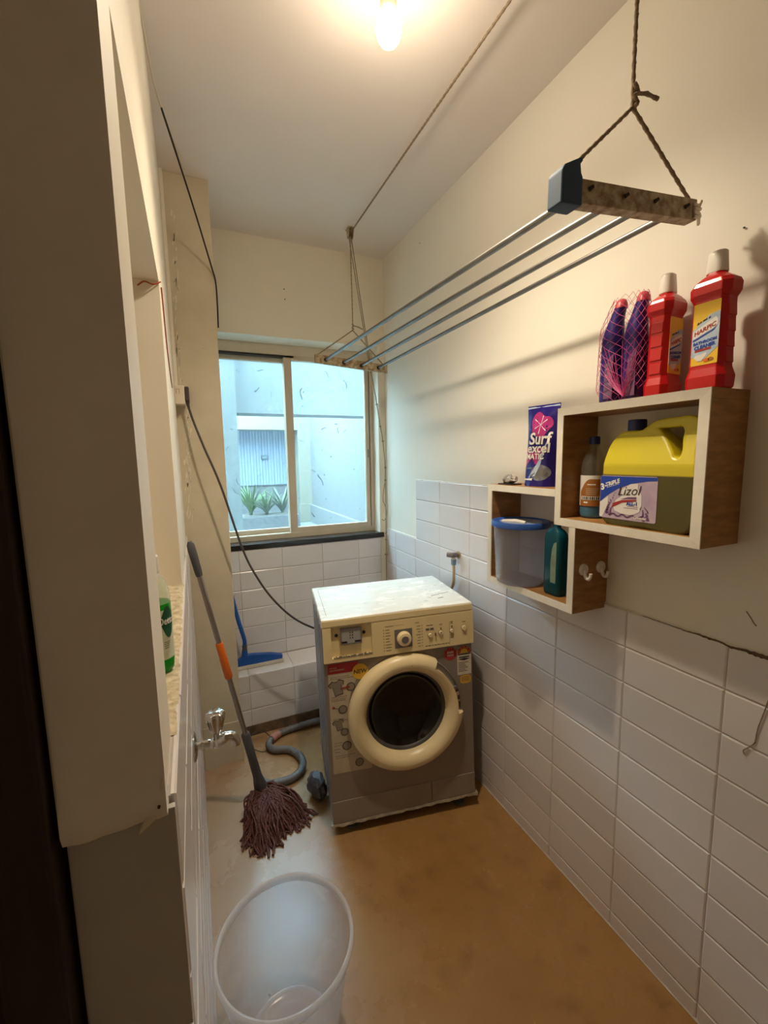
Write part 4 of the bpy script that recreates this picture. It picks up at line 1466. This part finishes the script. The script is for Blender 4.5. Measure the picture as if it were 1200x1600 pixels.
def pdepth(u, v):
    e = max(0, 1-abs(u)**3.2)
    b = .030*(1-v)**.55*e+.010*e*(1-v)
    if v > .93:
        b *= (1-v)/.07
    return b+.0012+(.0045*noise.noise((u*2.5, v*4, 1.3))+.0022*noise.noise((u*6, v*9, 4.1)))*(1 if v < .93 else .2)*e


def pw(v):
    return PW/2*(1-.05*math.sin(PI*v))*(1-.04*v)


def pface(u, v, h=0):
    """u in -1..1 left to right as seen, v 0..1"""
    return (-pdepth(u, v)-h, -u*pw(v), pz(v))


pm_ = MB()
rings = []
for j in range(nv+1):
    v = j/nv
    fr_ = [pface(-1+2*i/nu, v) for i in range(nu+1)]
    bk_ = [(pdepth(-1+2*i/nu, v)*.8, -(-1+2*i/nu)*pw(v), pz(v)) for i in range(nu, -1, -1)]
    rings.append(fr_+bk_)
pm_.loft(rings).build('pouch_film', FILMBLUE, po, smooth=60)


def pprint(name, poly, m, parent, h):
    """print that follows the pouch; subdivide by fan triangles around the centroid"""
    cx_ = sum(p[0] for p in poly)/len(poly)
    cy_ = sum(p[1] for p in poly)/len(poly)
    vs = [pface(cx_, cy_, h)]
    n = len(poly)
    K = 4
    for k in range(1, K+1):
        for (a, b) in poly:
            vs.append(pface(cx_+(a-cx_)*k/K, cy_+(b-cy_)*k/K, h))
    fs = [(0, 1+i, 1+(i+1) % n) for i in range(n)]
    for k in range(K-1):
        for i in range(n):
            j = (i+1) % n
            fs.append((1+k*n+i, 1+(k+1)*n+i, 1+(k+1)*n+j, 1+k*n+j))
    return MB().add(vs, fs).build(name, m, parent)


pprint('pink_splash', [(.05+.62*(1+.18*math.sin(3*a+1))*math.cos(a), .745+.15*(1+.2*math.sin(4*a))*math.sin(a)) for a in [2*PI*i/40 for i in range(40)]], FILMPINK, po, .0006)
pprint('pink_panel', rrect(-.25, .36, 1.15, .24, .11, 6), FILMPINK, po, .0005)
for k, (a, l) in enumerate(((.5, .12), (1.35, .11), (2.5, .12), (3.6, .10), (4.6, .11), (5.6, .12))):
    ca, sa = math.cos(a), math.sin(a)
    pts = []
    for i in range(7):
        q = i/6
        pts.append((q, .02+.035*q*q))
    poly = [(.05+3.8*l*(p*ca-w_*sa), .755+l*(p*sa+w_*ca)*1.0) for p, w_ in pts]+[(.05+3.8*l*(p*ca+w_*sa), .755+l*(p*sa-w_*ca)) for p, w_ in pts[::-1]]
    pprint('white_splash', poly, INKWHITE, po, .0012)
pprint('silver_drum', ellipse(.28, .17, .52, .10, 28), FILMGREY, po, .0006)
pprint('silver_drum', ellipse(.28, .17, .34, .065, 24), PLATE, po, .0010)
pprint('white_strip', [(-.9, .205), (-.2, .215), (-.2, .235), (-.9, .225)], FILMGREY, po, .0006)
pprint('white_strip', [(-.8, .065), (-.1, .07), (-.1, .10), (-.8, .095)], LABWHITE, po, .0006)
pprint('water_jet', [(-.1, .20), (.25, .34), (.55, .55), (.62, .60), (.5, .42), (.3, .25), (.05, .13), (-.4, .10)], LABSKY, po, .0014)
tpn = lambda cu_, cv, k=1.0: (lambda u, v: pface(cu_+u/(PW/2), cv+v/PHH, .0022))
text('Surf', .050, INKWHITE, po, tpn(.10, .58), bold=.0012)
text('excel', .040, INKWHITE, po, tpn(.08, .465), bold=.0010)
text('MATIC', .024, INKWHITE, po, tpn(-.06, .365), bold=.0006)
pprint('top_seal', [(-1, .965), (1, .965), (1, .985), (-1, .985)], LABSKY, po, .0006)

# foil scrap
fo = thing('foil_scrap', 'crumpled silver foil scrap on top of the lower shelf', 'foil', (1.022, 1.155, b1+.0005))
MB().box(-.022, .022, -.035, .035, 0, .004).build('dark_tray', BLACK, fo, bevel=.0015)
rings = []
for k in range(8):
    th2 = PI*(k+.3)/7.6
    rings.append([((.021+.013*noise.noise((math.cos(a)*1.6, math.sin(a)*1.6, k)))*math.sin(th2)*math.cos(a), (.027+.014*noise.noise((math.cos(a)*1.6, math.sin(a)*1.6, k+9)))*math.sin(th2)*math.sin(a), .017-.014*math.cos(th2)+.004*math.sin(5*a)) for a in [2*PI*i/14 for i in range(14)]])
MB().loft(rings).build('foil_lump', FOIL, fo)

# ------------------------------------------------------------------ red cleaner bottles
TOPZ = z1+.0005


def octo(cx, cy, z, w, d, ch):
    a, b = w/2, d/2
    return [(cx+x, cy+y, z) for x, y in ((a, b-ch), (a-ch, b), (-a+ch, b), (-a, b-ch), (-a, -b+ch), (-a+ch, -b), (a-ch, -b), (a, -b+ch))]


def red_bottle(label, loc, rz):
    t = thing('cleaner_bottle', label, 'bottle', loc, (0, 0, rz), 'red cleaner bottles on the upper shelf')
    # local: label faces -y, width along x, ribbed sides at +-x
    rg_ = []
    for z, w, d, ch in ((0, .072, .050, .012), (.003, .076, .054, .012), (.026, .078, .056, .012), (.042, .068, .048, .010), (.046, .0665, .047, .010),
                        (.176, .0665, .047, .010), (.180, .070, .050, .010), (.188, .079, .058, .013), (.204, .080, .059, .013), (.212, .074, .054, .013), (.220, .052, .044, .012), (.226, .034, .032, .009), (.232, .030, .028, .008)):
        rg_.append(octo(0, 0, z, w, d, ch))
    bo = MB().loft(rg_).build('bottle_body', REDPL, t, bevel=.0022)
    for sx in (-1, 1):
        for k in range(4):
            z = .062+k*.030
            MB().add([(sx*.0330, -.013, z-.012), (sx*.0330, .013, z-.012), (sx*.0330, .013, z+.012), (sx*.0330, -.013, z+.012),
                      (sx*.0352, -.012, z-.011), (sx*.0352, .012, z-.011), (sx*.0338, .012, z+.011), (sx*.0338, -.012, z+.011)],
                     [(4, 5, 6, 7), (0, 1, 5, 4), (1, 2, 6, 5), (2, 3, 7, 6), (3, 0, 4, 7)]).build('rib', REDPL, bo)
    MB().loft([ring_rr(0, 0, z, w, d, .014) for z, w, d in ((.229, .036, .031), (.231, .037, .032), (.262, .033, .027), (.268, .032, .026), (.270, .028, .022))]).build('cap', WHITEPL, t, smooth=40)
    f = lambda h0: (lambda u, v, h=0: (u, -.0236-h0-h, v))
    lb_ = flat('label', rrect(0, .111, .050, .122, .002), f(0), LABYEL, t)
    flat('label_field', [(-.025, .068), (.000, .060), (.025, .082), (.025, .150), (.005, .146), (-.025, .120)], f(.0004), LABSKY, lb_)
    flat('logo_field', [(-.023, .118), (.018, .140), (.022, .134), (.022, .124), (.014, .118), (-.023, .103)], f(.0008), LABWHITE, lb_)
    flat('swoosh', [(-.023, .102), (.014, .1165), (.021, .122), (.015, .114), (-.023, .0985)], f(.0008), LABBLUE, lb_)
    tt = lambda cu_, cv, ro=0: (lambda u, v: (cu_+u, -.0236-.0014, cv+v+u*ro))
    text('HARPIC', .0115, STICK_RED, lb_, tt(-.001, .1195, .35), bold=.0005)
    for i, w_ in enumerate((.004, .003, .005, .003, .004)):
        x = -.017+i*.0052
        flat('script_print', [(x, .137+x*.35), (x+w_, .137+(x+w_)*.35), (x+w_, .1405+(x+w_)*.35), (x+.001, .1405+x*.35)], f(.0008), INK, lb_)
    text('BATHROOM', .0078, LABBLUE, lb_, tt(0, .0955, .12), bold=.0004)
    text('CLEANER', .0092, LABBLUE, lb_, tt(0, .0865, .12), bold=.0005)
    flat('red_strip', [(-.018, .0765), (.012, .079), (.012, .0835), (-.018, .081)], f(.0008), STICK_RED, lb_)
    flat('basin_print', [(-.019, .066), (-.013, .059), (-.004, .058), (.004, .068), (.006, .073), (-.016, .070)], f(.0008), LABWHITE, lb_)
    flat('fruit_print', ellipse(.005, .0585, .006, .0035, 12), f(.0010), ORANGE, lb_)
    flat('fruit_print', ellipse(.013, .0595, .005, .0035, 12), f(.0010), LABBROWN, lb_)
    return t


red_bottle('red bottle at shelf edge, label turned to the room', (1.034, .5615, TOPZ), -PI/2)
red_bottle('red bottle beside the netted violet bottles, ribbed side to the room', (1.052, .672, TOPZ), 0.08)

# ------------------------------------------------------------------ two violet bottles in a net


def violet(label, loc, rz, lean):
    t = thing('toilet_cleaner_bottle', label, 'bottle', loc, (0, 0, rz), 'violet bottles in the net')
    rg_ = []
    # local: width along y (right as seen is -y), neck leans to -y
    for z, w, d, yo in ((0, .049, .040, 0), (.004, .054, .046, 0), (.02, .055, .047, 0), (.14, .054, .046, 0), (.165, .051, .044, .001), (.185, .044, .040, -.002), (.202, .036, .034, -.006), (.218, .031, .030, -.011), (.232, .028, .027, -.016)):
        rg_.append([(x, y+yo*lean, z+.25*yo*0) for x, y, _ in ring_rr(0, 0, 0, d, w, .021, 6)])
    rg_ = [[(x, y, zz) for (x, y, _), zz in zip(r, [zz]*len(r))] for r, zz in zip(rg_, (0, .004, .02, .14, .165, .185, .202, .218, .232))]
    MB().loft(rg_).build('bottle_body', PURPLE, t, smooth=50)
    MB().loft([[(x, y-.017*lean-.06*lean*(z_-.23), z_) for x, y, _ in ring_rr(0, 0, 0, d_, w_, .012, 5)] for z_, w_, d_ in ((.230, .0285, .0275), (.240, .028, .025), (.249, .020, .018), (.252, .010, .009))]).build('cap', CAPRED, t, smooth=50)
    f = lambda u, v, h=0: (-.0237-h, -u, v)
    lb_ = flat('label', [(-.004, .012), (.020, .012), (.020, .12), (.006, .11), (-.003, .08)], f, LABPURP, t)
    q = MB()
    rd_ = random.Random(6)
    for k in range(7):
        z = .02+.012*k
        x = -.002
        while x < .015:
            l = rd_.uniform(.003, .006)
            q.prism([(x, z), (x+l*.8, z), (x+l*.8, z+.007), (x, z+.007)], lambda u, v: f(u, v, .0004), lambda u, v: f(u, v, .0008))
            x += l
    q.build('label_print', mat('faded violet print', (.16, .11, .20), .5), lb_)
    return t


violet('violet angle-necked bottle in pink net, farther from red bottles', (1.042, .798, TOPZ), .03, 1.0)
violet('violet angle-necked bottle in pink net, touching the red bottle', (1.046, .738, TOPZ), -.03, .7)
net = MB()
NU, NV = 32, 22


def netp(i, j):
    """hull around both bottles; slack toward the left and bottom"""
    v = j/NV
    a = 2*PI*i/NU
    z = .004+.250*v
    ry = .062+.003*math.sin(3*a)
    rx = .0275+.004*math.sin(2*a+1)
    if v < .12:
        s = .55+.45*(v/.12)
        ry *= s
        rx *= .9+.1*v/.12
    if v > .72:
        s = 1-.34*((v-.72)/.28)**1.3
        ry *= s
        rx *= s
    cyy = -.002-.012*max(0, v-.7)/.3
    yy = math.copysign(abs(math.sin(a))**.7, math.sin(a))
    xx = math.copysign(abs(math.cos(a))**.6, math.cos(a))
    if yy > .4:
        ry += .010*(1-v)
    n_ = .0014*noise.noise((i*.7, j*.6, 2))
    return (rx*xx+n_, cyy+ry*yy+n_, z+.003*noise.noise((i*.5, j*.9, 8)))


for j in range(NV):
    for i in range(NU):
        if (i+j) % 2 == 0:
            a = netp(i, j)
            for di in (-1, 1):
                b = netp((i+di) % NU, j+1)
                net.tube([a, b], .00045, 4, cap=False)
# gathered foot of the net: strands drawn to a knot on the room side
for k in range(30):
    i = int(NU*(.25+.5*k/29)) % NU
    a = Vector(netp(i, 8+(k*7) % 5))
    kn_ = Vector((-.031, -.030, .010))
    mid = (a+kn_)/2+Vector((-.004, 0, -.004))
    net.tube([a, mid, kn_], .0005, 4, cap=False)
nt = net.build('net_bag', NETPINK, None)
nt.location = (1.044, .771, TOPZ)
tag(nt, 'pink plastic net bag around two violet bottles', 'net bag')

# ------------------------------------------------------------------ green bottle on the hatch ledge
db = thing('handwash_bottle', 'green antiseptic bottle with white cap on the hatch ledge', 'bottle', (-.0215, .70, 1.1035))
db.scale = (.72, .9, 1.0)
MB().lathe([(.001, 0), (.024, 0), (.028, .004), (.030, .02), (.0305, .06), (.0300, .105), (.001, .105)], 32, cap=False, sy=.8).build('liquid', GREENLIQ, db, smooth=40)
MB().lathe([(.0300, .1055), (.0285, .122), (.0235, .136), (.014, .146), (.0125, .152)], 32, cap=False, sy=.8).build('bottle_top', CLEARTOP, db, smooth=50)
MB().lathe([(.0135, .150), (.0142, .152), (.0135, .174), (.012, .176)], 24).build('cap', WHITEPL, db, smooth=30)


def dwrap(name, m, r, zf0, zf1, a0_, a1_, n=14):
    rings = []
    for i in range(n+1):
        a = math.radians(a0_+(a1_-a0_)*i/n)
        c_, s_ = math.cos(a), math.sin(a)*.8
        rings.append([(r*c_, r*s_, zf0(i/n)), (r*c_, r*s_, zf1(i/n)), ((r-.0003)*c_, (r-.0003)*s_, zf1(i/n)), ((r-.0003)*c_, (r-.0003)*s_, zf0(i/n))])
    return MB().loft(rings).build(name, m, db, smooth=40)


dlab = dwrap('label', LABPALE, .0309, lambda q: .022, lambda q: .035+.062*math.sin(PI*min(1, .1+q*.62)), 215, 352)
demb = dwrap('emblem', GREENLAB, .0313, lambda q: .080-.026*math.sin(PI*q), lambda q: .080+.022*math.sin(PI*q), 288, 352)


def dmap(a0_, z, r):
    def fn(u, v):
        a = math.radians(a0_)+u/r
        return (r*math.cos(a), r*math.sin(a)*.8, z+v)
    return fn


text('Dettol', .0155, INKWHITE, db, dmap(318, .080, .0318), bold=.0003)
for k, z in enumerate((.048, .045, .042, .039)):
    dwrap('label_print', INKGREY, .0313, lambda q, z=z: z, lambda q, z=z: z+.0011, 298, 322-k*2, n=4)

# ================================================================== DRYING RACK
rk = thing('drying_rack', 'ceiling-hung clothes drying rack with four steel rods', 'drying rack', (.83, 1.35, 1.86))
ro = Vector((.83, 1.35, 1.86))
nearp = [(.70, .62, 1.873), (.79, .62, 1.880), (.873, .62, 1.889), (.965, .62, 1.898)]
farp = [(.673, 2.10, 1.895), (.765, 2.10, 1.888), (.859, 2.10, 1.880), (.952, 2.10, 1.875)]
for a, b in zip(nearp, farp):
    MB().tube([Vector(a)-ro, Vector(b)-ro], .0068, 14).build('rod', STEEL, rk, smooth=60)


def bar(p, q, hy, hz):
    p, q = Vector(p)-ro, Vector(q)-ro
    m = MB()
    vs = []
    for c_ in (p, q):
        for sy, sz in ((-1, -1), (1, -1), (1, 1), (-1, 1)):
            vs.append(c_+Vector((0, sy*hy, sz*hz)))
    m.add(vs, [(0, 1, 2, 3), (4, 7, 6, 5), (0, 4, 5, 1), (1, 5, 6, 2), (2, 6, 7, 3), (3, 7, 4, 0)])
    return m


nb = bar((.655, .612, 1.869), (1.018, .612, 1.907), .012, .020).build('end_bar', RUSTBAR, rk, bevel=.0015)
fb = bar((.622, 2.10, 1.898), (1.003, 2.10, 1.873), .010, .020).build('end_bar', RUSTBAR, rk, bevel=.0015)
for a in nearp:
    c_ = Vector((a[0]+.014, .599, a[2]+.006))-ro
    MB().tube([c_, c_+Vector((.004, -.006, .003))], [.0042, .003], 8).build('bolt', INK, nb, smooth=50)
for b in farp:
    c_ = Vector((b[0], 2.088, b[2]))-ro
    MB().tube([c_, c_+Vector((0, -.012, 0))], [.010, .0085], 10).build('ferrule', INK, fb, smooth=50)
# blue end cap with hook
cpv = [(-.022, -.026), (.026, -.022), (.026, .024), (.022, .030), (.020, .044), (.026, .050), (.022, .056), (-.016, .036), (-.021, .028)]
cc_ = Vector((.668, .612, 1.868))-ro
MB().prism(cpv, lambda u, v: (cc_.x+u, cc_.y-.017, cc_.z+v), lambda u, v: (cc_.x+u, cc_.y+.017, cc_.z+v)).build('end_cap', BLUECAP, nb, bevel=.003)
tw = Vector((1.019, .612, 1.906))-ro
wt = MB()
for k in range(4):
    a = k*.9
    wt.tube([tw+Vector((-.012, -.013, -.015+.008*k)), tw+Vector((.006, -.012, -.012+.007*k)), tw+Vector((.018+.008*math.cos(a), -.004*k, -.016+.012*k))], .0034, 6)
wt.build('cloth_tie', SCRAPE, nb, smooth=60)


def ropeobj(name, label, paths, r=.0042, m=ROPE, twist=True, cat='rope'):
    q = MB()
    for p in paths:
        P = [Vector(v) for v in p]
        dense = []
        for i in range(len(P)-1):
            n = max(2, int((P[i+1]-P[i]).length/.006))
            for k in range(n):
                dense.append(P[i].lerp(P[i+1], k/n))
        dense.append(P[-1])
        q.tube(dense, [r*(1+.16*math.sin(i*1.9)) for i in range(len(dense))], 7, twist=.5)
    return tag(q.build(name, m, None, smooth=70), label, cat)


ap = (.830, .612, 2.05)
ropeobj('support_rope', 'brown twisted rope holding the near end of drying rack', [
    [(.690, .612, 1.920), ap], [ap, (1.0, .606, 1.925), (1.008, .600, 1.89)],
    [ap, (.829, .612, 2.075), (.828, .612, 2.11), (.827, .612, 2.5)],
    [(.832, .612, 2.074), (.86, .608, 2.079), (.889, .606, 2.077)],
    [(.824, .606, 2.085), (.836, .606, 2.073), (.824, .606, 2.064), (.836, .606, 2.056), (.829, .606, 2.048)]], .0036)
ap2 = (.820, 2.10, 2.049)
ropeobj('support_rope', 'thin rope holding the window end of drying rack', [
    [(.632, 2.10, 1.915), ap2], [ap2, (.988, 2.10, 1.89)], [ap2, (.821, 2.10, 2.08), (.829, 2.128, 2.50)],
    [(.824, 2.10, 2.072), (.85, 2.098, 2.067), (.872, 2.097, 2.058)],
    [(.814, 2.094, 2.078), (.827, 2.094, 2.068), (.814, 2.094, 2.060), (.827, 2.094, 2.052)]], .0030, ROPE_P)
pu = thing('ceiling_pulley', 'small rusty pulley fixed to the ceiling near the window', 'pulley', (.83, 2.13, H))
MB().box(-.017, .017, -.022, .022, -.006, 0).build('mount', RUSTBAR, pu, bevel=.001)
for x in (-.013, .010):
    MB().prism([(-.018, -.004), (.018, -.004), (.012, -.040), (0, -.050), (-.012, -.040)], lambda u, v: (x, u, v), lambda u, v: (x+.003, u, v)).build('bracket', RUSTBAR, pu)
MB().lathe([(.015, -.009), (.010, 0), (.015, .009)], 18).xf(Matrix.Translation((0, 0, -.028)) @ Matrix.Rotation(PI/2, 4, 'Y')).build('wheel', DIRT, pu, smooth=40)
ropeobj('hoist_rope', 'rope stretched under the ceiling toward the window pulley', [
    [(.826, .60, 2.516), (.826, 1.236, 2.517), (.830, 2.115, 2.515)]], .0036)
pu2 = thing('ceiling_pulley', 'ceiling pulley above the near end of drying rack', 'pulley', (.827, .606, H))
MB().box(-.017, .017, -.022, .022, -.006, 0).build('mount', RUSTBAR, pu2, bevel=.001)
for x in (-.013, .010):
    MB().prism([(-.018, -.004), (.018, -.004), (.012, -.034), (-.012, -.034)], lambda u, v: (x, u, v), lambda u, v: (x+.003, u, v)).build('bracket', RUSTBAR, pu2)
# pull cord: doubled strand down from pulley, knotted beside the window
k1 = [(.836, 2.135, 2.505), (.915, 2.20, 2.165), (.945, 2.205, 1.99), (.99, 2.28, 1.885), (1.04, 2.34, 1.767), (1.066, 2.34, 1.60), (1.077, 2.34, 1.549), (1.09, 2.342, 1.43), (1.094, 2.34, 1.36), (1.092, 2.34, 1.285)]
k2 = [(.824, 2.135, 2.505), (.906, 2.20, 2.165), (.937, 2.205, 1.99), (.985, 2.28, 1.885)]
k3 = [(1.092, 2.34, 1.285), (1.093, 2.34, 1.10), (1.092, 2.34, .90), (1.09, 2.34, .70), (1.088, 2.34, .45)]
k4 = smoothpath([(1.092, 2.338, 1.285), (1.078, 2.335, 1.22), (1.074, 2.335, 1.165), (1.088, 2.333, 1.125), (1.094, 2.333, 1.08), (1.082, 2.335, 1.045), (1.066, 2.34, 1.05)], 6)
pc_ = thing('pull_cord', 'knotted pull cord hanging from the pulley beside the window', 'cord', (1.092, 2.34, .45))
q0 = Vector((1.092, 2.34, .45))
for p, r in ((k1, .0028), (k2, .0024), (k3, .0026), (k4, .0022)):
    P = [Vector(v)-q0 for v in p]
    MB().tube(P, r, 7).build('cord_strand', ROPE_P, pc_, smooth=70)
for v in ((1.0465, 2.34, 1.725), (1.066, 2.34, 1.60), (1.081, 2.34, 1.515), (1.094, 2.34, 1.36), (1.092, 2.34, 1.285), (1.093, 2.34, .965), (1.092, 2.34, .925), (1.092, 2.338, .835)):
    c_ = Vector(v)-q0
    big = 1.6 if abs(v[2]-.835) < .01 else 1
    kp = [c_+Vector((.0045*big*math.cos(a), .0045*math.sin(a), .003*math.sin(2*a))) for a in [2*PI*i/10 for i in range(11)]]
    MB().tube(kp, .0026*big, 7).build('knot', ROPE_P, pc_, smooth=70)
